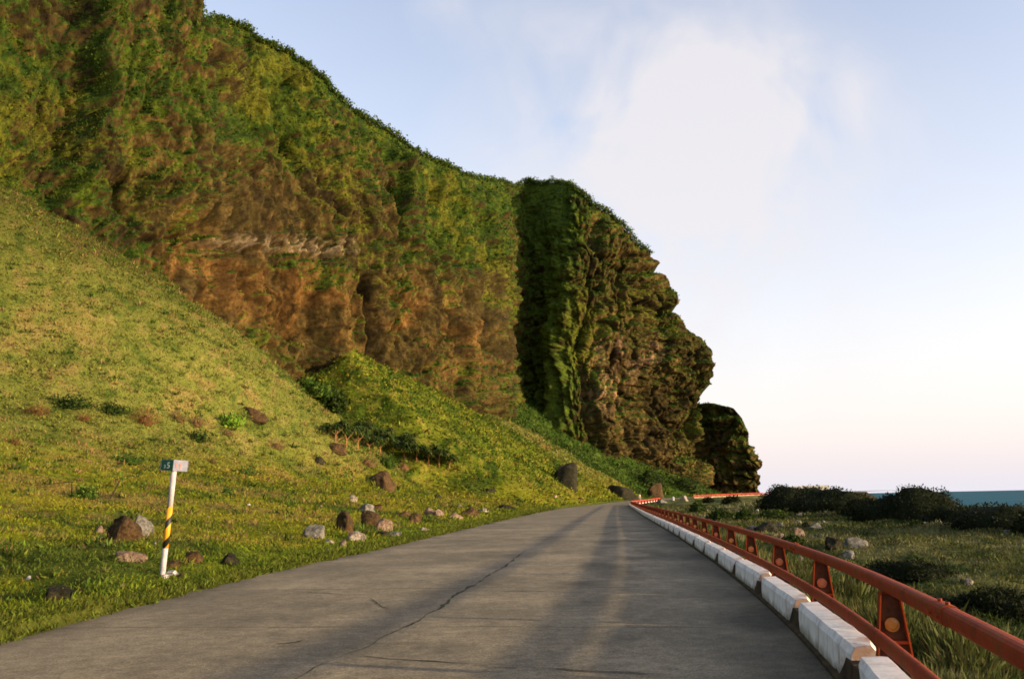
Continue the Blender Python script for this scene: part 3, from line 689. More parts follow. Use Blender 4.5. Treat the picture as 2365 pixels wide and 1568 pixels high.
def build_grass():
    rg = np.random.default_rng(21)
    # verge and near slope
    n = 820000
    r = 5+ (rg.random(n)**1.9)*115
    ta = rg.uniform(-.78, .72, n)
    y = r; x = ta*r
    L = Ledge(y); R = Redge(y)
    e = fbm(x/.4, y/.4, 0, 91, 2)*.10
    ok = ((x < L-.02+e) | (x > R+.45)) & (x < COAST(y)+4)
    x, y = x[ok], y[ok]
    z = ground_h(x, y)
    c = ground_col(x, y, z)
    tall = fbm(x/1.3, y/1.3, 0, 92, 3)
    dl = Ledge(y)-x
    hgt = (.020+.0024*y+.045*np.clip(tall, 0, 1))*rg.uniform(.5, 1.5, len(x))
    hgt *= np.where(dl > 0, np.where(dl < 2.5, 1.15, 1.0), 1.25)
    wid = hgt*0+1
    P0 = np.stack([x, y, z-.01], 1)
    V, Fc, C = rand_tris(P0, hgt, .9, .03, jitter(c, rg, .34), rg, .24)
    # ragged fringe hanging over the road edge, and the taller grass just behind the kerb
    n = 90000; y = 5+rg.random(n)**1.8*120; x = Ledge(y)-np.abs(rg.normal(size=n))*.28+.06+fbm(y*1.6, y*0, 0, 97, 3)*.12
    z = ground_h(x, y); c = ground_col(x, y, z)*.5+np.array([.09, .12, .008])*.5
    V2, F2, C2 = rand_tris(np.stack([x, y, np.maximum(z, RZ(y))-.01], 1), (.04+.0022*y)*rg.uniform(.5, 1.7, n), .8, .03, jitter(c, rg, .35), rg, .2)
    F2 = F2+len(V); V = np.concatenate([V, V2]); C = np.concatenate([C, C2]); Fc = np.concatenate([Fc, F2])
    n = 170000; y = 2.5+rg.random(n)**1.5*90; off = .47+np.abs(rg.normal(size=n))*.5; x = Redge(y)+off
    z = ground_h(x, y); c = ground_col(x+1.5, y, z)
    V2, F2, C2 = rand_tris(np.stack([x, y, z-.02], 1), (.36+.0008*y)*rg.uniform(.45, 1.3, n)*(.75+.5*fbm(x/.8, y/.8, 0, 98, 2)).clip(.35, 1.3), 1.5, .02, jitter(c, rg, .35), rg, .09)
    F2 = F2+len(V); V = np.concatenate([V, V2]); C = np.concatenate([C, C2]); Fc = np.concatenate([Fc, F2])
    m = 4200; ty = 9+rg.random(m)**1.25*115; tx = Ledge(ty)-1.2-rg.random(m)**.8*(8+ty*.55)
    kind = rg.integers(0, 5, m); pal = np.array([(.24, .16, .06), (.07, .12, .012), (.045, .075, .012), (.17, .17, .03), (.12, .17, .02)])
    cnt = 16; ti = np.repeat(np.arange(m), cnt); sp = (.05+.0018*ty[ti])
    x = tx[ti]+rg.normal(size=m*cnt)*sp; y = ty[ti]+rg.normal(size=m*cnt)*sp; z = ground_h(tx, ty)[ti]
    hgt = (.07+.0027*ty[ti])*rg.uniform(.5, 1.5, m*cnt)*rg.uniform(.6, 1.5, m)[ti]
    V2, F2, C2 = rand_tris(np.stack([x, y, z-.03], 1), hgt, .9, .02, jitter(pal[kind][ti]*.9, rg, .25), rg, .26)
    F2 = F2+len(V); V = np.concatenate([V, V2]); C = np.concatenate([C, C2]); Fc = np.concatenate([Fc, F2])
    # coarse herbs on the talus and far slopes
    o = cover('grass', V, Fc, C); tag(o, kind='stuff', label='short green and tan grass covering the verges and lower slopes', cat='grass')
    n = 520000
    y = 70+rg.random(n)**1.2*260; x = rg.uniform(-.80, .30, n)*y
    ok = (x < Ledge(y)-1) & (x > -.66*y-6)
    x, y = x[ok], y[ok]; z = ground_h(x, y, False); c = ground_col(x, y, z)
    t = fbm(x/2.5, y/2.5, z/2.5, 93, 3)
    a, b, cc = cones(x, y); lush = (b > a)|(y > 150)
    hg = (.10+.0012*y)*rg.uniform(.5, 1.6, len(x))*(1+.8*np.clip(t, 0, 1))*np.where(lush, 1.25, .8)
    V, Fc, C = rand_tris(np.stack([x, y, z-.05], 1), hg, .5, .15, jitter(c, rg, .27), rg, .5)
    o = cover('hillside_herbs', V, Fc, C); tag(o, kind='stuff', label='low leafy herbs and coarse grass over the talus slopes', cat='ground cover')
build_grass()

def build_cliffveg():
    A, nn, vm, px, py, green, vv = CL
    rg = np.random.default_rng(33)
    nv, nu = vm.shape
    w = vm.copy(); w[:30] = 0; w = w*(1-.85*sst(1185, 1200, px)*(1-sst(1300, 1340, px))); w[(px < -150) | (py < -120)] = 0
    w = w*(.6+.8*np.clip(fbm(A[..., 0]/3, A[..., 1]/3, A[..., 2]/3, 95, 3), -.6, 1))
    w = w.clip(0)
    # area of each cell
    du = np.linalg.norm(np.gradient(A, axis=1), axis=-1); dv = np.linalg.norm(np.gradient(A, axis=0), axis=-1)
    pr = (w*du*dv/(A[..., 1]/200)**1.6).ravel(); pr /= pr.sum()
    n = 150000
    idx = rg.choice(len(pr), n, p=pr)
    p = A.reshape(-1, 3)[idx]; no = nn.reshape(-1, 3)[idx]; c = green.reshape(-1, 3)[idx]
    sz = (.10+.0013*p[:, 1])*rg.uniform(.4, 1.3, n)*np.where(rg.random(n) < .06, 2.0, 1.0)
    V, Fc, C = rand_tris(p+no*.0, sz, 1.3, .15, jitter(c*.88, rg, .22), rg, .75, dirn=no)
    # fringe of bushes along the rim
    rimi = np.where((px[-1] > 350) & (px[-1] < 1500))[0]
    m = 26000; ii = rg.choice(rimi, m); q = A[-1][ii]+rg.normal(size=(m, 3))*[.6, .6, .25]
    blob = np.clip(fbm(q[:, 0]/2.2, q[:, 1]/2.2, 0, 96, 3), -.3, 1)
    q[:, 2] += rg.random(m)*(.3+blob)*1.3
    V2, F2, C2 = rand_tris(q, .55*rg.uniform(.5, 1.4, m), .3, .25, jitter(np.tile(C_(.06, .095, .012), (m, 1)), rg, .35), rg, .7)
    V = np.concatenate([V, V2]); C = np.concatenate([C, C2]); Fc = np.concatenate([Fc, F2+n*4])
    o = cover('cliff_vegetation', V, Fc, C); tag(o, kind='stuff', label='dense green creepers and bushes clinging to the cliff', cat='vegetation')
build_cliffveg()
#PART2
# ------------------------------------------------------------------ kerb and guardrail along the road edge
_ys = np.arange(-6, 400, .02); _xs = Redge(_ys)
_s = np.r_[0, np.cumsum(np.hypot(np.diff(_xs), np.diff(_ys)))]
S0 = float(np.interp(6.85, _ys, _s)); STEP = 3.25
def along(s, off=0.0):
    y = float(np.interp(s, _s, _ys)); x = float(np.interp(s, _s, _xs))
    y2 = float(np.interp(s+.3, _s, _ys)); x2 = float(np.interp(s+.3, _s, _xs))
    y1 = float(np.interp(s-.3, _s, _ys)); x1 = float(np.interp(s-.3, _s, _xs))
    t = Vector((x2-x1, y2-y1, 0)).normalized(); nrm = Vector((t.y, -t.x, 0))
    z = float(RZ(y))
    return Vector((x, y, z))+nrm*off, t, nrm
def rail_path(s0, s1, off, z, step=1.0):
    n = max(2, int((s1-s0)/step)); out = []
    for i in range(n+1):
        s = s0+(s1-s0)*i/n
        p, t, nm = along(s, off); out.append((p+Vector((0, 0, z)), nm, Vector((0, 0, 1))))
    return out
def rrect(w, h, r, n=3):
    o = []
    for cx, cy, a0 in ((w/2-r, h/2-r, 0), (-w/2+r, h/2-r, 90), (-w/2+r, -h/2+r, 180), (w/2-r, -h/2+r, 270)):
        for i in range(n+1):
            a = math.radians(a0+90*i/n); o.append((cx+r*math.cos(a), cy+r*math.sin(a)))
    return o
def post_mesh():
    """tapered plate post seen from the traffic: local x across the road, y along it, z up"""
    b = MB()
    def plate(pts, y0, y1):
        n = len(pts); q = [(x, y0, z) for x, z in pts]+[(x, y1, z) for x, z in pts]
        b.add(q, [tuple(range(n)), tuple(range(2*n-1, n-1, -1))]+[(i, i+n, (i+1) % n+n, (i+1) % n) for i in range(n)])
    zb, zt = -.02, .70; wb, wt = .150, .068
    plate([(-wb, zb), (wb, zb), (wt, zt), (-wt, zt)], .012, .020)
    for s in (-1, 1):      # side flanges
        q = []
        for y in (-.045, .05):
            q += [(s*wb, y, zb), (s*(wb-.010), y, zb), (s*(wt-.010), y, zt), (s*wt, y, zt)]
        b.add(q, [(0, 1, 2, 3), (7, 6, 5, 4), (0, 4, 5, 1), (1, 5, 6, 2), (2, 6, 7, 3), (3, 7, 4, 0)])
    b.box((0, 0, .02), (.30, .11, .02)); b.box((0, -.01, .35), (.215, .045, .02))
    for x in (-.075, .075): b.tube((x, 0, .03), (x, 0, .05), .014, n=6)
    return b
def web_mesh():
    b = MB(); b.add([(-.13, .011, .02), (.13, .011, .02), (.060, .011, .68), (-.060, .011, .68), (-.13, .007, .02), (.13, .007, .02), (.060, .007, .68), (-.060, .007, .68)], [(0, 1, 2, 3), (7, 6, 5, 4), (0, 4, 5, 1), (1, 5, 6, 2), (2, 6, 7, 3), (3, 7, 4, 0)]); return b
def reflector_mesh():
    b = MB(); b.tube((0, .012, .47), (0, -.014, .47), .050, .050, n=20); b.tube((0, -.014, .47), (0, -.022, .47), .042, .026, n=20); return b
def guardrail(s0, s1, label, k0, k1, red, lit_ref=True):
    p0, t0, _ = along(s0)
    root = empty('guardrail', p0); off = root.matrix_world
    root_loc = Vector(p0)
    tag(root, label, 'guardrail')
    def put(mb, name, m, smooth=False):
        mb.v = [tuple(Vector(v)-root_loc) for v in mb.v]; return mb.build(name, m, root, smooth)
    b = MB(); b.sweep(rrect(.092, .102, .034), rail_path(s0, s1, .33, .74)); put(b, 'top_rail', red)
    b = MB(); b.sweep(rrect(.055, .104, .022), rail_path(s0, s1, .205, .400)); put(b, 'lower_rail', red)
    pm = post_mesh(); rm = reflector_mesh(); first = None
    for k in range(k0, k1):
        s = S0+k*STEP; p, t, nm = along(s, .33)
        rz = math.atan2(-t.x, t.y)
        if first is None:
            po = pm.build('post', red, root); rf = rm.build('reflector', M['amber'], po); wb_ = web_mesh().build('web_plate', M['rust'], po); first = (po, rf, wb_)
        else:
            po = first[0].copy(); link(po, root); rf = first[1].copy(); link(rf, po); link(first[2].copy(), po)
            if k % 4 == 1 or k % 7 == 2: rf.material_slots[0].link = 'OBJECT'; rf.material_slots[0].material = M['orange']
        po.location = p-root_loc; po.rotation_euler = (0, 0, rz)
    sleeve = None
    for k in range(k0, k1, 2):          # splice sleeves with bolt heads on the top rail
        p, t, nm = along(S0+(k+.5)*STEP, .33); rz = math.atan2(-t.x, t.y)
        if sleeve is None:
            b = MB(); b.sweep(rrect(.104, .114, .038), [(Vector((0, y, .74)), Vector((1, 0, 0)), Vector((0, 0, 1))) for y in (-.14, .14)])
            for y in (-.09, .09):
                b.tube((-.066, y, .74), (-.05, y, .74), .014, n=6); b.tube((0, y, .798), (0, y, .812), .012, n=6)
            so = b.build('rail_sleeve', red, root); sleeve = so
        else: so = sleeve.copy(); link(so, root)
        so.location = p-root_loc; so.rotation_euler = (0, 0, rz)
    return root
SA = S0-STEP*2.0; kend = int((float(np.interp(192, _ys, _s))-S0)/STEP)
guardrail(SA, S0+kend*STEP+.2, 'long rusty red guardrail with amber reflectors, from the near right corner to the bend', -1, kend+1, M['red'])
s_a = float(np.interp(281, _ys, _s)); s_b = float(np.interp(331, _ys, _s))
guardrail(s_a, s_b, 'small distant bright red guardrail on top of the pale retaining wall below the headland', int((s_a-S0)/STEP)+1, int((s_b-S0)/STEP)+1, M['red2'])

# footing strip under the kerb blocks
def strip(name, s0, s1, prof, m, kind='structure', step=.5):
    b = MB(); b.sweep(prof, rail_path(s0, s1, 0, 0, step)); o = b.build(name, m); tag(o, kind=kind); return o
strip('kerb_footing', S0-STEP*3, S0+kend*STEP+1.6, [(-.035, -.1), (-.035, .028), (.01, .04), (.035, .20), (.28, .20), (.45, -.02), (.45, -.3)], M['kerb_gap'])
def block_mesh():
    b = MB(); L = 1.50; prof = [(0, .0), (.012, .245), (.04, .302), (.215, .310), (.25, .27), (.27, .0)]
    rg = random.Random(3); rows = []
    n = 16
    for j in range(n+1):
        y = -L+2*L*j/n; e = min(j, n-j); sh = (.028, .006, 0)[min(e, 2)]
        rows.append([Vector((x+(sh if x < .15 else -sh)+rg.uniform(-.004, .004), y, max(0, z-sh*.8+rg.uniform(-.004, .004)*(z > 0)))) for x, z in prof])
    m = len(prof); q = [p for r in rows for p in r]
    fs = [(j*m+i+1, j*m+i, (j+1)*m+i, (j+1)*m+i+1) for j in range(n) for i in range(m-1)]
    fs += [tuple(range(m)), tuple(n*m+i for i in range(m-1, -1, -1))]
    b.add(q, fs)
    # drain notch cast in the road face: a thin dark seam down the middle
    return b
bm_ = block_mesh(); first = None
names = ['first', 'second', 'third', 'fourth', 'fifth', 'sixth', 'seventh', 'eighth', 'ninth', 'tenth', 'eleventh', 'twelfth', 'thirteenth', 'fourteenth', 'fifteenth', 'sixteenth', 'seventeenth', 'eighteenth', 'nineteenth', 'twentieth']
blocks = []
for k in range(-2, kend+1):
    s = S0+(k+.5)*STEP; p, t, nm = along(s, 0)
    if first is None: o = bm_.build('kerb_block', M['kerb']); first = o
    else: o = first.copy(); link(o)
    o.location = p+Vector((0, 0, random.Random(k).uniform(-.008, .008))); o.rotation_euler = (random.Random(k+90).uniform(-.004, .004), 0, math.atan2(-t.x, t.y)+random.Random(k+50).uniform(-.006, .006))
    seam = None
    tag(o, None, 'kerb block', 'white kerb blocks under the guardrail')
    blocks.append((k, p, o))

vis = [b_ for b_ in blocks if b_[1].y > 4.2]
tens = {2: 'twenty', 3: 'thirty', 4: 'forty', 5: 'fifty', 6: 'sixty'}
def ordinal(i):
    if i <= 20: return names[i-1]
    return {2: 'twenti', 3: 'thirti', 4: 'forti', 5: 'fifti', 6: 'sixti'}[i//10]+'eth' if i % 10 == 0 else tens[i//10]+'-'+names[i % 10-1]
past = [q for q in vis if q[1].y > 166]
for i, (k, p, o) in enumerate(vis):
    if i < 10: o['label'] = f'white kerb block with rust-stained ends under the guardrail, {ordinal(i+1)} from the camera'
    elif p.y > 166:
        j = [q[0] for q in past].index(k)+1; o['label'] = f'sunlit white kerb block past the bend, {ordinal(j)} after the turn'
    else: o['label'] = f'small white kerb block in the row towards the bend, {ordinal(i+1)} from the camera'
for k, p, o in blocks:
    if p.y <= 4.2: o['label'] = 'white kerb block nearest the camera, at the bottom edge of the picture'
b = MB()

# ------------------------------------------------------------------ retaining walls under the far road
def wall_between(name, pts, ztop, zbot, th, m, label, cat, bevel=.0, parent=None):
    """pts: plan polyline of the sea face"""
    b = MB(); path = []
    P_ = [Vector((x, y, 0)) for x, y in pts]
    n = 24
    tot = []
    for i in range(len(P_)-1):
        for j in range(n): tot.append(P_[i].lerp(P_[i+1], j/n))
    tot.append(P_[-1])
    N_ = len(tot)
    for i, p in enumerate(tot):
        t = (tot[min(i+1, N_-1)]-tot[max(i-1, 0)]).normalized(); nm = Vector((t.y, -t.x, 0)); f = i/(N_-1)
        zt = ztop[0]+(ztop[1]-ztop[0])*f; zb = zbot[0]+(zbot[1]-zbot[0])*f
        path.append((p, nm, zt, zb))
    q = []
    for p, nm, zt, zb in path:
        bat = (zt-zb)*.06
        q += [p+Vector((0, 0, zt)), p+nm*bat+Vector((0, 0, zb)), p-nm*th+Vector((0, 0, zb)), p-nm*th+Vector((0, 0, zt))]
    fs = [(4*i+a, 4*i+(a+1) % 4, 4*i+4+(a+1) % 4, 4*i+4+a) for i in range(N_-1) for a in range(4)]
    fs += [(0, 3, 2, 1), (4*N_-4, 4*N_-3, 4*N_-2, 4*N_-1)]
    b.add(q, fs); o = b.build(name, m, parent)
    if label: tag(o, label, cat)
    return o
pa = [tuple(along(s_a+(s_b-s_a)*i/6, .5)[0])[:2] for i in range(7)]
wall_between('retaining_wall', pa, (RZ(280)+.16, RZ(330)+.16), (-1.6, -3.0), .6, M['wallc'], 'long streaked tan retaining wall carrying the distant red guardrail', 'retaining wall')
e0 = along(s_b+.3, .5)[0]
pb = [(e0.x, e0.y), (105, 341), (120, 352)]
sw = empty('sea_wall', (0, 0, 0)); tag(sw, 'sandy sea wall with a grey parapet, ending in a square edge right of the headland', 'sea wall')
wall_between('wall_base', pb, (2.8, 3.0), (-6, -6), .9, M['wallc'], None, None, parent=sw)
wall_between('parapet', [(a-.15, b_+.15) for a, b_ in pb], (4.1, 4.7), (2.804, 3.004), .5, M['wallgrey'], None, None, parent=sw)

# ------------------------------------------------------------------ rocks
def boulder(label, px, py, wpx, hpx, m, seed, cat='rock', group=None, name='rock', flat=1.0, bury=.34, sub=4, facets=14, rot=None, moss=False):
    x, y, z = hit(px, py)
    ln = math.hypot(x, y); sc = y/F*1.02
    w = wpx*sc; h = hpx*sc; dpt = w*flat
    rg = np.random.default_rng(seed)
    import bmesh
    bm = bmesh.new(); bmesh.ops.create_icosphere(bm, subdivisions=sub, radius=1)
    v = np.array([q.co[:] for q in bm.verts]); f = np.array([[a.index for a in fc.verts] for fc in bm.faces]); bm.free()
    for i in range(facets):
        n = rg.normal(size=3); n[2] = abs(n[2])*.8-.1; n /= np.linalg.norm(n); d = rg.uniform(.50, .82)
        k = v@n; over = np.maximum(k-d, 0); v = v-over[:, None]*n*.93
    r = 1+.13*fbm(v[:, 0]*1.6+seed, v[:, 1]*1.6, v[:, 2]*1.6, seed, 3)+.045*fbm(v[:, 0]*5, v[:, 1]*5, v[:, 2]*5, seed+3, 3)+.02*fbm(v[:, 0]*14, v[:, 1]*14, v[:, 2]*14, seed+5, 2)
    v = v*r[:, None]
    ext = v.max(0)-v.min(0); v = (v-(v.max(0)+v.min(0))/2)/ext
    v = v*np.array([w, dpt, h/(1-bury)]); v[:, 2] += h/(1-bury)/2-h*bury/(1-bury)
    o = npmesh(name, v, f, m, smooth=True)
    o.location = (x, y+dpt*.4, z-.0); o.rotation_euler = (0, math.radians(rg.uniform(-5, 5)) if rot is None else math.radians(rot), math.radians(rg.uniform(-20, 20)))
    tag(o, label, cat, group); return o
LR = 'stones scattered on the grass left of the road'
SM = 'tiny loose stones strewn over the verge grass'
FR = 'rocks scattered over the coastal field'
ROCKS = [
 ('pale grey rounded rock behind the leaning kilometre post', 311, 1236, 62, 46, 'r_grey', LR, 1.0),
 ('dark lumpy rock just left of the pale grey rock near the post', 274, 1252, 78, 58, 'r_brown', LR, 1.0),
 ('small tan stone left of the dark rock near the kilometre post', 226, 1231, 20, 17, 'r_pink', LR, 1.0),
 ('tan flat-topped slab lying in the grass left of the post foot', 291, 1300, 84, 26, 'r_pink', LR, .5),
 ('white flat stone touching the foot of the kilometre post on its right', 394, 1330, 34, 11, 'r_white', LR, .7),
 ('small whitish stone in front of the foot of the kilometre post', 378, 1336, 22, 9, 'r_white', LR, .8),
 ('low brown stone right behind the foot of the post', 392, 1312, 36, 16, 'r_brown', LR, 1),
 ('brown rounded stone first to the right of the post foot', 440, 1298, 44, 24, 'r_brown', LR, 1),
 ('darker brown stone second to the right of the post foot', 520, 1303, 48, 24, 'r_dark', LR, 1),
 ('tiny bright white pebble at the lower left of the verge', 63, 1338, 11, 8, 'r_white', LR, 1),
 ('dark half-buried stone near the bottom left corner', 118, 1392, 66, 34, 'r_dark', LR, 1),
 ('small pinkish pebble between the post and the road edge', 280, 1357, 16, 9, 'r_pink', LR, 1),
 ('tiny white pebble up the slope right of the kilometre post', 573, 1170, 10, 7, 'r_white', LR, 1),
 ('grey topped stone at the left end of the roadside stone group', 722, 1243, 48, 30, 'r_grey', LR, 1),
 ('pale small stone lying right of the grey topped stone', 758, 1258, 25, 13, 'r_pale', LR, 1),
 ('dark upright brown rock in the roadside stone group', 793, 1232, 42, 50, 'r_brown', LR, 1),
 ('pale cream rounded stone at the foot of the dark upright rock', 818, 1252, 44, 24, 'r_pale', LR, 1),
 ('small pale wedge stone left of the cream stone', 790, 1262, 20, 16, 'r_pink', LR, 1),
 ('brown boulder half in shade uphill of the pinkish roadside stone', 852, 1217, 52, 36, 'r_brown', LR, 1),
 ('pinkish sunlit stone leaning against the brown roadside boulder', 885, 1226, 40, 28, 'r_pink', LR, 1),
 ('flat grey stone nearest the road edge in the stone group', 908, 1241, 42, 12, 'r_grey', LR, .6),
 ('dark low stone just left of the flat grey stone', 883, 1240, 36, 13, 'r_dark', LR, .8),
 ('small pale stone standing at the top of the roadside stone line', 815, 1160, 18, 16, 'r_pale', LR, 1),
 ('pointed pale grey stone between the top pale stone and the brown boulder', 843, 1183, 44, 20, 'r_grey', LR, .6),
 ('brown stone right of the pointed pale grey stone', 868, 1181, 34, 16, 'r_brown', LR, 1),
 ('large brown boulder on the green slope below the screwpine thicket', 877, 1130, 70, 42, 'r_brown', LR, .9),
 ('dark round rock on the slope left of the large brown boulder', 736, 1075, 28, 17, 'r_dark', LR, 1),
 ('long brown rock outcrop at the left end of the screwpine thicket', 768, 1044, 60, 20, 'r_brown', LR, .6),
 ('long dark slanting rock lying on the grassy scree', 580, 968, 76, 26, 'r_brown', LR, .5),
 ('brown stone above the long pale pointed roadside stone', 958, 1207, 30, 22, 'r_brown', LR, 1),
 ('long pale pointed stone beside the road edge', 980, 1232, 30, 14, 'r_pale', LR, .6),
 ('dark stone left of the pink stone pair near the road', 925, 1195, 42, 14, 'r_brown', LR, 1),
 ('left stone of the pale pink pair near the road', 992, 1187, 26, 14, 'r_pink', LR, 1),
 ('right stone of the pale pink pair near the road', 1012, 1192, 26, 16, 'r_pink', LR, 1),
 ('square pink stone following the pale pink pair', 1050, 1200, 34, 16, 'r_pink', LR, .8),
 ('dark brown stone uphill of the square pink stone', 1082, 1193, 46, 22, 'r_brown', LR, 1),
 ('small pale stone above the square pink stone', 1062, 1174, 14, 9, 'r_pale', LR, 1),
 ('small pale stone right of the dark brown stone', 1116, 1184, 24, 10, 'r_pale', LR, 1),
 ('flat dark rock strip close to the far road edge', 1165, 1178, 60, 13, 'r_dark', LR, .5),
 ('flat dark stone half way up the far verge', 1129, 1140, 36, 11, 'r_dark', LR, .6),
 ('small dark stone uphill of the pink pair', 1010, 1153, 22, 11, 'r_dark', LR, 1),
 ('big dark upright boulder alone at the foot of the green talus', 1309, 1125, 55, 56, 'r_dark', LR, .8),
 ('tiny white stone at the far left edge of the road', 1207, 1187, 8, 6, 'r_white', LR, 1),
 ('low brown stone close to the far bend on the left verge', 1342, 1158, 17, 9, 'r_brown', LR, 1),
 ('dark peaked rock pile behind the red railing at the bend', 1436, 1153, 84, 32, 'r_dark', LR, .8),
 ('brown blocky rock behind the end of the railing at the bend', 1516, 1150, 38, 34, 'r_brown', LR, .8),
 ('pink stone near the far road edge below the big dark boulder', 1280, 1150, 16, 6, 'r_pink', LR, 1),
 # right of the road
 ('round pale pink boulder in the field behind the guardrail', 1847, 1241, 29, 22, 'r_pink', FR, 1),
 ('small pinkish rock left of the round pale boulder', 1808, 1246, 20, 14, 'r_pink', FR, 1),
 ('pale flat rock in the middle of the coastal field', 1886, 1221, 34, 13, 'r_grey', FR, .7),
 ('dark rock beside the pale flat rock', 1866, 1216, 20, 11, 'r_dark', FR, 1),
 ('dark pointed rock in the field below the coastal shrubs', 1934, 1268, 42, 26, 'r_dark', FR, 1),
 ('grey humped rock right of the dark pointed rock', 1980, 1264, 62, 22, 'r_grey', FR, .8),
 ('grey low rock in front of the grey humped rock', 1962, 1290, 40, 18, 'r_grey', FR, 1),
 ('whitish stone in the field near the far wall', 1555, 1155, 8, 8, 'r_white', FR, 1),
 ('pale rock pile at the left end of the retaining wall', 1582, 1157, 20, 13, 'r_pale', FR, 1),
 ('small cream stone left in the middle of the distant field', 1750, 1184, 9, 7, 'r_white', FR, 1),
 ('small cream stone right in the middle of the distant field', 1783, 1183, 9, 6, 'r_white', FR, 1),
 ('pale flat stone in the distant field near the wall', 1711, 1184, 24, 7, 'r_pale', FR, .7),
 ('tan upright stone under the first coastal shrub mound', 1822, 1174, 10, 12, 'r_pink', FR, 1),
 ('white marker stone on the wall right of the distant red guardrail', 1771, 1137, 5, 6, 'r_white', FR, 1),
 ('grey stones edge rock next to the kerb in the middle distance', 1530, 1161, 26, 8, 'r_grey', FR, .8),
 ('dark low rock in the field behind the middle of the guardrail', 1778, 1232, 66, 24, 'r_dark', FR, .8),
 ('grey speckled rock far out in the field under the shrubs', 2134, 1214, 22, 9, 'r_grey', FR, .8),
 ('bluish grey rock hidden low behind the guardrail posts', 1745, 1228, 32, 14, 'r_grey', FR, .8),
]
for i, (lb, px, py, w, h, mm, g, fl) in enumerate(ROCKS):
    boulder(lb, px, py, w, h, M[mm], 100+i, 'boulder' if w > 50 else 'stone', g, 'boulder' if w > 50 else 'stone', fl, sub=4 if w > 24 else 3, rot=None if 'slanting' not in lb else 14)

_rg = random.Random(77); _protos = []
for i in range(64):
    y = 8+_rg.random()**1.3*75; x = float(Ledge(y))-.4-abs(_rg.gauss(0, 1))*(2.0+y*.09)
    mm = _rg.choice(['r_pale', 'r_pink', 'r_grey', 'r_brown', 'r_brown', 'r_dark'])
    px_, py_ = toPx(x, y, float(ground_h(x, y, False)))
    if px_ < 5: continue
    k = y/F; sz = _rg.uniform(.04, .11)+y*.0016
    boulder({'r_pale': 'tiny pale', 'r_pink': 'tiny pinkish', 'r_grey': 'tiny grey', 'r_brown': 'tiny brown', 'r_dark': 'tiny blackish'}[mm]+' loose stone among the grass of the left verge', px_, py_, sz/k, sz*.62/k, M[mm], 700+i, 'stone', SM, 'small_stone', 1.0, sub=2)

for i in range(46):
    y = 12+_rg.random()**1.2*85; x = float(Redge(y))+1.6+_rg.random()*(6+y*.22)
    if x > float(COAST(y))-3: continue
    mm = _rg.choice(['r_pale', 'r_pink', 'r_grey', 'r_grey', 'r_brown', 'r_dark', 'r_dark'])
    px_, py_ = toPx(x, y, float(ground_h(x, y, False)))
    k = y/F; sz = _rg.uniform(.08, .22)+y*.004
    boulder({'r_pale': 'small pale', 'r_pink': 'small pinkish', 'r_grey': 'small grey', 'r_brown': 'small brown', 'r_dark': 'small black'}[mm]+' loose rock in the rough grass seaward of the guardrail', px_, py_, sz/k, sz*.55/k, M[mm], 1700+i, 'stone', 'small loose rocks in the coastal field', 'small_rock', 1.0, sub=3)

# ------------------------------------------------------------------ shrubs
def shrub(label, px, py, wpx, hpx, cols, seed, n=900, leaf=.16, name='shrub', cat='shrub', group=None, inner=.86, flat=.8, upb=.25, aspect=.5, rag=.22):
    x, y, z = hit(px, py); sc = y/F*1.02; w = wpx*sc/2; h = hpx*sc; dp = w*flat
    rg = np.random.default_rng(seed)
    root = empty(name, (x, y+dp*.5, z)); tag(root, label, cat, group)
    d = rg.normal(size=(n, 3)); d /= np.linalg.norm(d, axis=1, keepdims=True); d[:, 2] = np.abs(d[:, 2])
    rr = (1-.42*rg.random(n)**1.6)*(1+rag*fbm(d[:, 0]*2.2+seed, d[:, 1]*2.2, d[:, 2]*2.2, seed, 3))
    P0 = d*rr[:, None]*np.array([w, dp, h*.92])
    c = np.array(cols, float)[rg.integers(0, len(cols), n)]
    V, Fc, C = rand_tris(P0, leaf*rg.uniform(.6, 1.4, n), upb, leaf*.25, jitter(c, rg, .28), rg, aspect, dirn=d)
    # inner leafy mass keeps the bush closed
    import bmesh
    bm = bmesh.new(); bmesh.ops.create_icosphere(bm, subdivisions=3, radius=1)
    v = np.array([q.co[:] for q in bm.verts]); f = np.array([[a.index for a in fc.verts] for fc in bm.faces]); bm.free()
    r = inner*(1+rag*fbm(v[:, 0]*2.2+seed, v[:, 1]*2.2, np.abs(v[:, 2])*2.2, seed, 3))
    v = v*r[:, None]; v[:, 2] = np.where(v[:, 2] > 0, v[:, 2], v[:, 2]*.15); v = v*np.array([w, dp, h])
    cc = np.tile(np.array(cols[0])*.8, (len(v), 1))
    q = np.concatenate([f, f[:, :1]], 1)
    # one mesh, quads for leaves and triangles for the mass
    me_o = npmesh('foliage', V, Fc, M['leaf'], parent=root, col=C)
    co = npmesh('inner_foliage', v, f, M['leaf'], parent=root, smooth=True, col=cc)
    b = MB(); rs = random.Random(seed)
    for i in range(4):
        a = rs.uniform(0, 6.28); b.tube((0, 0, -.1), (math.cos(a)*w*.4, math.sin(a)*dp*.4, h*.6), .02+.012*w, .01, n=5)
    b.build('stem', M['stem'], root)
    return root
DG = [(.030, .052, .008), (.045, .075, .010), (.022, .038, .006)]
CG = [(.014, .020, .006), (.024, .030, .008), (.010, .014, .004)]
MG = [(.06, .11, .012), (.04, .075, .010), (.09, .15, .02)]
BG = [(.14, .26, .02), (.09, .18, .015), (.20, .30, .03)]
TAN = [(.20, .115, .05), (.24, .125, .055), (.32, .20, .10), (.13, .12, .03), (.09, .10, .02)]
RED = [(.19, .085, .03), (.17, .075, .025), (.27, .14, .055), (.09, .09, .02)]
SL = 'bushes and tufts on the left slope'; CS = 'dark shrub mounds along the shore'; FS = 'low bushes in the coastal field'
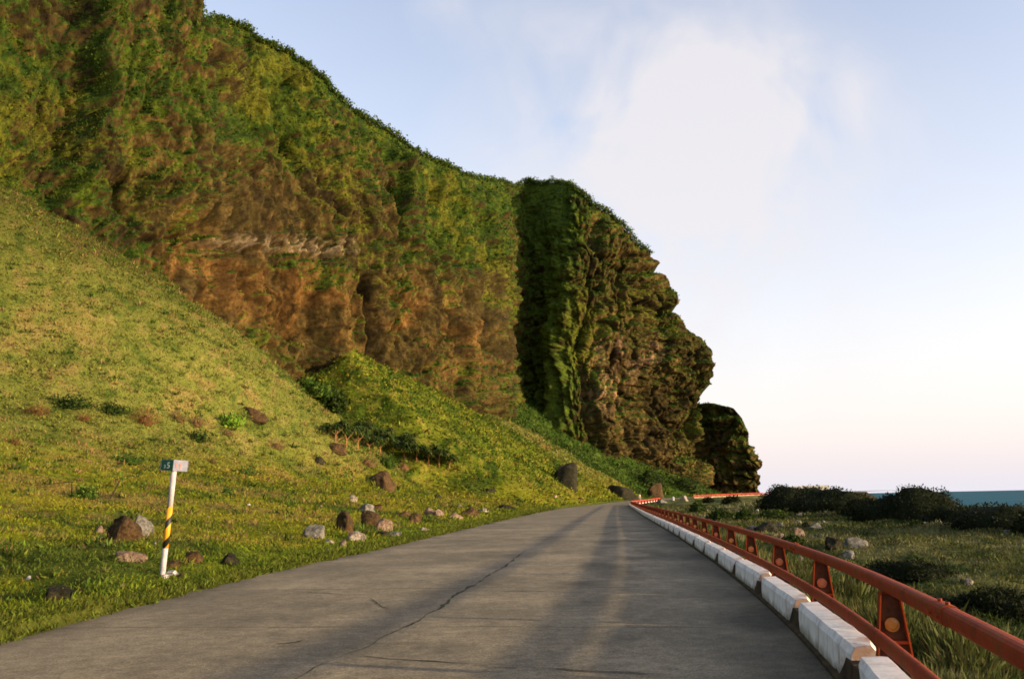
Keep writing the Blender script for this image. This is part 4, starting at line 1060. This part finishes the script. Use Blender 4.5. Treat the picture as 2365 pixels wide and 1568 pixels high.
SHR = [
 ('reddish brown dry bush at the foot of the scree above the kilometre post', 326, 985, 64, 38, RED, SL, 700, .22),
 ('orange dry bush at the left edge above the dark green patch', 78, 960, 56, 24, RED, SL, 500, .22),
 ('small orange dry bush right of the left edge bush', 190, 975, 34, 16, RED, SL, 300, .2),
 ('long dark green bush between the two orange dry bushes', 150, 945, 120, 26, DG, SL, 900, .24),
 ('dark green leafy bush left of the reddish brown bush', 250, 958, 70, 24, DG, SL, 600, .22),
 ('pale tan dry tuft right of the reddish brown bush', 405, 975, 44, 24, TAN, SL, 400, .24),
 ('second tan dry tuft along the foot of the scree', 450, 985, 40, 22, TAN, SL, 400, .24),
 ('dark green bush on the slope right above the sign', 450, 1020, 52, 26, DG, SL, 500, .2),
 ('bright green broad-leaved plant next to the tan tufts', 527, 993, 52, 26, BG, SL, 260, .45),
 ('tan dry tuft under the bright green plant', 520, 1008, 44, 17, TAN, SL, 350, .2),
 ('small tan tuft above and right of the kilometre sign', 489, 1071, 22, 16, TAN, SL, 200, .14),
 ('tiny red-brown tuft at the left edge of the slope', 30, 1028, 26, 15, RED, SL, 220, .16),
 ('tan mound bush on the slope between sign and thicket', 636, 1040, 46, 24, TAN, SL, 450, .18),
 ('tan bush in front of the middle of the screwpine thicket', 848, 1078, 52, 28, TAN, SL, 500, .2),
 ('pinkish tan pointed bush right of the tan bush under the thicket', 930, 1090, 44, 32, TAN, SL, 500, .2),
 ('dark green bush between the two tan bushes under the thicket', 893, 1080, 56, 32, MG, SL, 600, .22),
 ('flat green bush in the middle of the mown slope', 555, 1096, 76, 17, MG, SL, 500, .14),
 ('flat green bush behind the broken sticks', 285, 1072, 90, 24, MG, SL, 600, .16),
 ('dark weeds beside the broken stick left of the post', 190, 1152, 64, 28, MG, SL, 500, .13),
 ('weedy green patch right of the kilometre post', 522, 1144, 28, 20, MG, SL, 260, .12),
 ('dark green bush at the top left of the grass cone', 305, 590, 46, 30, DG, SL, 600, .7),
 ('round dark bush just behind the left end of the thicket', 712, 915, 80, 34, MG, SL, 1100, .5),
 ('dark green bush under the peak of the second scree cone', 760, 950, 80, 50, DG, SL, 1000, .6),
 ('bushy green crest on top of the second scree cone', 880, 800, 90, 26, MG, SL, 900, .7),
 ('dark bush left of the big dark boulder', 1288, 1105, 26, 30, DG, SL, 350, .35),
 ('dark green shrub belt under the headland, left clump', 1500, 1128, 110, 48, DG, SL, 900, .8),
 ('dark green shrub belt under the headland, middle clump', 1580, 1135, 120, 46, DG, SL, 900, .8),
 ('dark green shrub belt under the headland, right clump', 1680, 1128, 120, 34, DG, SL, 900, .8),
 ('yellow green creeper bush on the lower headland', 1560, 1090, 70, 44, MG, SL, 700, .7),
 # shore
 ('tallest left mound of dark coastal shrubs, in front of the sea wall', 1850, 1174, 150, 44, CG, CS, 6000, .20),
 ('second dark shrub mound from the left along the shore', 1935, 1180, 170, 38, CG, CS, 5000, .19),
 ('low dark shrub between the second mound and the peaked mound', 2015, 1190, 100, 32, CG, CS, 1500, .26),
 ('dark shrub mound left of the peaked one', 2078, 1202, 160, 54, CG, CS, 5000, .16),
 ('peaked dark shrub mound with its top against the sea', 2155, 1210, 150, 74, CG, CS, 6000, .15),
 ('low dark hedge-like shrub right of the peaked mound', 2235, 1214, 150, 42, CG, CS, 4000, .13),
 ('low dark shrub at the right edge of the picture', 2345, 1222, 190, 52, CG, CS, 4000, .13),
 ('dark shrub beyond the right edge of the picture', 2500, 1235, 200, 60, CG, CS, 1500, .2),
 ('big dark bush close behind the guardrail in the field', 2109, 1336, 190, 38, CG, FS, 5000, .07),
 ('darkest bush at the right edge close behind the guardrail', 2320, 1425, 210, 60, CG, FS, 6000, .065),
 ('dark bush in the field just left of the pale flat stone', 1668, 1202, 58, 20, DG, FS, 700, .25),
 ('dark bush right of the pale flat stone in the distant field', 1720, 1202, 40, 22, DG, FS, 500, .22),
 ('dark shrub against the foot of the retaining wall', 1691, 1164, 42, 17, CG, FS, 600, .35),
 ('small dark shrub left against the retaining wall', 1637, 1161, 24, 12, CG, FS, 350, .3),
 ('dark round bush behind the far part of the guardrail', 1613, 1186, 36, 28, DG, FS, 500, .25),
 ('dark green bush left among the rocks behind the guardrail', 1830, 1262, 50, 22, DG, FS, 700, .14),
 ('small dark tuft at the foot of the peaked mound', 2120, 1218, 30, 12, DG, FS, 300, .15),
 ('dark bush right of the distant field stones', 1845, 1186, 34, 15, DG, FS, 500, .2),
 ('dark bush behind the guardrail below the cream stones', 1790, 1200, 66, 20, DG, FS, 700, .2),
]
for i, (lb, px, py, w, h, cols, g, n, leaf) in enumerate(SHR):
    if g == CS: h *= 1.25 if 'tallest left' in lb else (1.25 if 'second dark' in lb else 1.08); w *= 1.22
    dry = cols is TAN or cols is RED
    shrub(lb, px, py, w, h, cols, 500+i, n*3 if dry else n, leaf*(.75 if dry else 1), 'dry_bush' if dry else ('coastal_shrub' if g == CS else 'shrub'), 'bush' if dry else 'shrub', g, aspect=.14 if dry else .5, upb=.7 if dry else .25, inner=.5 if dry else (.6 if g == SL else .88), rag=.45 if dry else (.5 if g == SL else .22))

# ------------------------------------------------------------------ screwpine thicket
def screwpine(label, px, py, hpx, seed):
    hpx *= 1.15
    x, y, z = hit(px, py); h = hpx*y/F; rs = random.Random(seed); rg = np.random.default_rng(seed)
    root = empty('screwpine', (x, y, z)); tag(root, label, 'screwpine', 'screwpines of the thicket on the slope')
    Vs, Fs, Cs = [], [], []; base = 0
    b = MB(); hx = Vector((0, 0, h*.35))
    b.tube((0, 0, -.1), hx, .085, .07, n=7)
    for i in range(3): a = rs.uniform(0, 6.28); b.tube((math.cos(a)*.28, math.sin(a)*.28, -.1), (0, 0, h*.22), .03, .03, n=5)
    for k in range(4):
        a = k*1.57+rs.uniform(-.5, .5); tip = Vector((math.cos(a)*h*.42, math.sin(a)*h*.42, h*rs.uniform(.55, .85)))
        b.tube(hx, tip, .055, .045, n=6)
        m = 80; L = h*.55
        for j in range(m):
            az = rs.uniform(0, 6.28); el = rs.uniform(-.2, 1.3); d = Vector((math.cos(az)*math.cos(el), math.sin(az)*math.cos(el), math.sin(el)))
            s = d.cross(Vector((0, 0, 1))).normalized()*.035*h; l = L*rs.uniform(.7, 1.15)
            mid = tip+d*l*.55; end = mid+Vector((d.x, d.y, d.z-1.1)).normalized()*l*.5
            Vs += [tip-s*.7, tip+s*.7, mid+s, mid-s, end+s*.1, end-s*.1]
            Fs += [(base, base+1, base+2, base+3), (base+3, base+2, base+4, base+5)]; base += 6
            c = np.array(rs.choice([(.035, .065, .012), (.05, .09, .016), (.03, .05, .01), (.11, .13, .03)]))*rs.uniform(.7, 1.4)
            Cs += [c]*6
    b.build('trunk', M['trunk'], root)
    npmesh('crown', [tuple(v) for v in Vs], Fs, M['leaf'], parent=root, col=np.array(Cs))
    return root
PINES = [('big dark screwpine at the left end of the thicket', 775, 1022, 40), ('screwpine second from the left in the thicket', 800, 1032, 38),
 ('screwpine third from the left with bare orange stems', 826, 1040, 42), ('screwpine fourth from the left in the thicket', 852, 1046, 36),
 ('screwpine in the middle of the thicket above the tan bush', 878, 1052, 40), ('low screwpine right of the middle of the thicket', 906, 1050, 36),
 ('screwpine with a forked pale stem near the right half of the thicket', 934, 1062, 40), ('dark screwpine left of the last three in the thicket', 962, 1066, 34),
 ('third screwpine from the right end of the thicket', 990, 1074, 36), ('second screwpine from the right end of the thicket', 1014, 1080, 34),
 ('last small screwpine at the right end of the thicket', 1038, 1084, 28), ('back row screwpine behind the left part of the thicket', 840, 1015, 36),
 ('back row screwpine behind the middle of the thicket', 885, 1028, 34), ('back row screwpine behind the right part of the thicket', 940, 1040, 32)]
for i, (lb, px, py, hh) in enumerate(PINES): screwpine(lb, px, py, hh, 900+i)

# ------------------------------------------------------------------ dead sticks left of the post
def stick(label, a, b_, r, fork=None):
    pa_ = hit(*a); d = pa_[1]; A = Vector(pa_); B = P(b_[0], b_[1], d+.2)
    mb = MB(); mid = (B-A)*.5+Vector((.02, 0, .03)); mb.tube((0, 0, -.05), mid, r, r*.85, 6); mb.tube(mid, B-A, r*.85, r*.5, 6)
    if fork: Cc = P(fork[0], fork[1], d+.1); mb.tube(B-A, Cc-A, r*.6, r*.35, 5)
    o = mb.build('stick', M['wood']); o.location = A; tag(o, label, 'stick', 'dead sticks in the grass left of the post')
stick('dark leaning stick left of the kilometre post', (255, 1150), (277, 1110), .035)
stick('dark broken stick with a long level arm, farther left in the grass', (166, 1140), (164, 1112), .035, (92, 1120))

# ------------------------------------------------------------------ kilometre post
bx_, by_, bz_ = hit(374, 1328)
topw = P(402, 1086, by_+.02); bw = Vector((bx_, by_, bz_-.12)); ax = topw-bw; LEN = ax.length
root = empty('kilometre_post', bw); zz = ax.normalized(); xx = (Vector((1, 0, 0))-zz*zz.x).normalized(); yy = zz.cross(xx); root.rotation_euler = Matrix((xx, yy, zz)).transposed().to_euler()
tag(root, 'leaning white post with yellow and black spiral band and green 35 sign', 'kilometre post')
q0 = (LEN-.12); zb = lambda py: .12+q0*(1328-py)/(1328-1086)
rp_ = .052
b = MB(); b.tube((0, 0, 0), (0, 0, zb(1267)), rp_, rp_, 20, False); b.build('lower_pole', M['white'], root, True)
b = MB(); b.tube((0, 0, zb(1267)), (0, 0, zb(1171)), rp_+.002, rp_+.002, 24, True); b.build('striped_band', M['spiral'], root, True)
b = MB(); b.tube((0, 0, zb(1171)), (0, 0, LEN), rp_, rp_, 20, True); b.build('upper_pole', M['white'], root, True)
sh_ = 24/F*by_; a1 = math.radians(24); a2 = math.radians(50); wl = 35/F*by_/math.cos(a1); wr = 24/F*by_/math.cos(a2)
E = Vector((.012, -.10, LEN-.01)); Lp = E+Vector((-wl*math.cos(a1), wl*math.sin(a1), 0)); Rp = E+Vector((wr*math.cos(a2), wr*math.sin(a2), 0))
def prism(a, c, z0, z1, th):
    n = Vector((-(c-a).y, (c-a).x, 0)).normalized()
    mb = MB(); q = [a, c, c+n*th, a+n*th]; mb.add([v+Vector((0, 0, z0)) for v in q]+[v+Vector((0, 0, z1)) for v in q], [(3, 2, 1, 0), (4, 5, 6, 7), (0, 1, 5, 4), (1, 2, 6, 5), (2, 3, 7, 6), (3, 0, 4, 7)])
    return mb
gp = prism(Lp, E, 0, sh_, .015).build('green_panel', M['signgreen'], root)
pp = prism(E, Rp, 0, sh_, .015).build('faded_panel', M['signpale'], root)
bp = prism(Rp, Lp, .002, sh_-.002, .010).build('back_panel', M['signpale'], root)
b = MB(); b.add([Lp+Vector((0, 0, sh_)), E+Vector((0, 0, sh_)), Rp+Vector((0, 0, sh_)), Lp+Vector((0, 0, sh_+.008)), E+Vector((0, 0, sh_+.008)), Rp+Vector((0, 0, sh_+.008))], [(0, 2, 1), (3, 4, 5), (0, 1, 4, 3), (1, 2, 5, 4), (2, 0, 3, 5)]); b.build('box_lid', M['signpale'], root)
def text(body, size, origin, xdir, m, parent, name='digit'):
    cu = bpy.data.curves.new(name, 'FONT'); cu.body = body; cu.size = size; cu.extrude = .002; cu.offset = .0025
    t = bpy.data.objects.new('tmp', cu); COL.objects.link(t); dg = bpy.context.evaluated_depsgraph_get(); me = bpy.data.meshes.new_from_object(t.evaluated_get(dg)); bpy.data.objects.remove(t)
    me.name = name; me.materials.clear(); me.materials.append(m)
    o = bpy.data.objects.new(name, me); link(o, parent)
    xd = xdir.normalized(); zd = Vector((0, 0, 1)); yd = xd.cross(zd)
    R_ = Matrix((xd, zd, yd)).transposed().to_4x4()
    o.matrix_local = Matrix.Translation(origin) @ R_
    return o
xd = (E-Lp).normalized(); nl = Vector((xd.y, -xd.x, 0))
text('3', sh_*.45, Lp+xd*wl*.28+nl*.004+Vector((0, 0, sh_*.22)), xd, M['digit'], gp)
text('5', sh_*.82, Lp+xd*wl*.50+nl*.004+Vector((0, 0, sh_*.22)), xd, M['digit'], gp)
xr = (Rp-E).normalized(); nr_ = Vector((xr.y, -xr.x, 0))
text('1', sh_*.55, E+xr*wr*.10+nr_*.004+Vector((0, 0, sh_*.30)), xr, M['digitred'], pp)
text('1', sh_*.60, E+xr*wr*.36+nr_*.004+Vector((0, 0, sh_*.30)), xr, M['digitred'], pp)

# ------------------------------------------------------------------ the person at the bend
def skinned(name, verts, edges, radii, m, parent, sub=2, rootv=0):
    me = bpy.data.meshes.new(name); me.from_pydata(verts, edges, []); me.materials.append(m)
    o = bpy.data.objects.new(name, me); link(o, parent)
    me.skin_vertices.new() if hasattr(me.skin_vertices, 'new') and not me.skin_vertices else None
    md = o.modifiers.new('skin', 'SKIN'); md.use_smooth_shade = True
    if not me.skin_vertices:
        bpy.context.view_layer.update()
    for i, r in enumerate(radii): me.skin_vertices[0].data[i].radius = (r, r)
    for i in range(len(radii)): me.skin_vertices[0].data[i].use_root = (i == rootv)
    ms = o.modifiers.new('sub', 'SUBSURF'); ms.levels = sub; ms.render_levels = sub
    return o
M['skin'] = simple('warm_skin', (.42, .22, .14), (.50, .28, .18), 5, .6, 0)
M['shirt'] = simple('pale_pink_shirt_cloth', (.62, .42, .36), (.72, .52, .46), 7, .9, .1)
M['pants'] = simple('faded_grey_trousers', (.25, .25, .26), (.34, .33, .33), 7, .9, .1)
M['hair'] = simple('black_hair', (.01, .008, .006), (.02, .016, .012), 20, .6, 0)
def person(loc, rz):
    root = empty('person', loc, rz); tag(root, 'tiny distant person in pale pink shirt walking behind the red railing at the bend', 'person')
    v = [(0, 0, .94), (0, .0, 1.12), (0, .0, 1.32), (0, .01, 1.46), (0, 0, 1.52), (0, -.01, 1.60), (0, -.01, 1.70),
         (.17, .01, 1.42), (.22, .03, 1.16), (.23, -.06, .92), (-.17, .01, 1.42), (-.22, -.05, 1.16), (-.22, -.16, .94),
         (.09, 0, .90), (.10, -.10, .50), (.10, -.02, .09), (.10, -.15, .03), (-.09, 0, .90), (-.10, .04, .50), (-.10, .22, .12), (-.10, .12, .03)]
    e = [(0,1),(1,2),(2,3),(3,4),(4,5),(5,6),(3,7),(7,8),(8,9),(3,10),(10,11),(11,12),(0,13),(13,14),(14,15),(15,16),(0,17),(17,18),(18,19),(19,20)]
    r = [.13,.125,.14,.08,.05,.085,.08,.05,.04,.028,.05,.04,.028,.085,.058,.04,.032,.085,.058,.04,.032]
    body = skinned('body', v, e, r, M['skin'], root)
    def hand(c, s):
        vv = [(c[0], c[1], c[2]), (c[0], c[1]-.01, c[2]-.06)]; ee = [(0, 1)]; rr = [.026, .03]
        for k in range(4):
            fx = c[0]+s*(-.026+.017*k); n_ = len(vv); L_ = (.05, .06, .057, .045)[k]
            vv += [(fx, c[1]-.012, c[2]-.09), (fx, c[1]-.022, c[2]-.09-L_)]; ee += [(1, n_), (n_, n_+1)]; rr += [.010, .008]
        n_ = len(vv); vv += [(c[0]-s*.045, c[1]-.03, c[2]-.05), (c[0]-s*.05, c[1]-.045, c[2]-.09)]; ee += [(0, n_), (n_, n_+1)]; rr += [.011, .009]
        skinned('hand', vv, ee, rr, M['skin'], root, 1)
    hand((.23, -.07, .90), 1); hand((-.22, -.17, .92), -1)
    skinned('shirt', [(0, 0, .98), (0, 0, 1.14), (0, 0, 1.33), (0, .01, 1.45), (.18, .01, 1.42), (.21, .025, 1.25), (-.18, .01, 1.42), (-.21, -.02, 1.25)], [(0,1),(1,2),(2,3),(3,4),(4,5),(3,6),(6,7)], [.155,.15,.165,.09,.065,.06,.065,.06], M['shirt'], root)
    skinned('trousers', [(0, 0, .95), (.09, 0, .88), (.10, -.10, .50), (.10, -.03, .12), (-.09, 0, .88), (-.10, .04, .50), (-.10, .20, .16)], [(0,1),(1,2),(2,3),(0,4),(4,5),(5,6)], [.14,.10,.072,.058,.10,.072,.058], M['pants'], root)
    skinned('hair', [(0, .02, 1.66), (0, .0, 1.73), (0, .05, 1.64)], [(0,1),(0,2)], [.088,.075,.07], M['hair'], root, 1)
    b = MB(); b.tube((0, -.09, 1.625), (0, -.125, 1.605), .016, .012, 6); b.build('nose', M['skin'], root)
    b = MB()
    for s in (-.032, .032): b.tube((s, -.088, 1.645), (s, -.097, 1.645), .011, .008, 8)
    b.build('eyes', M['hair'], root)
    return root
person((25.6, 190, float(RZ(190))), math.radians(8))
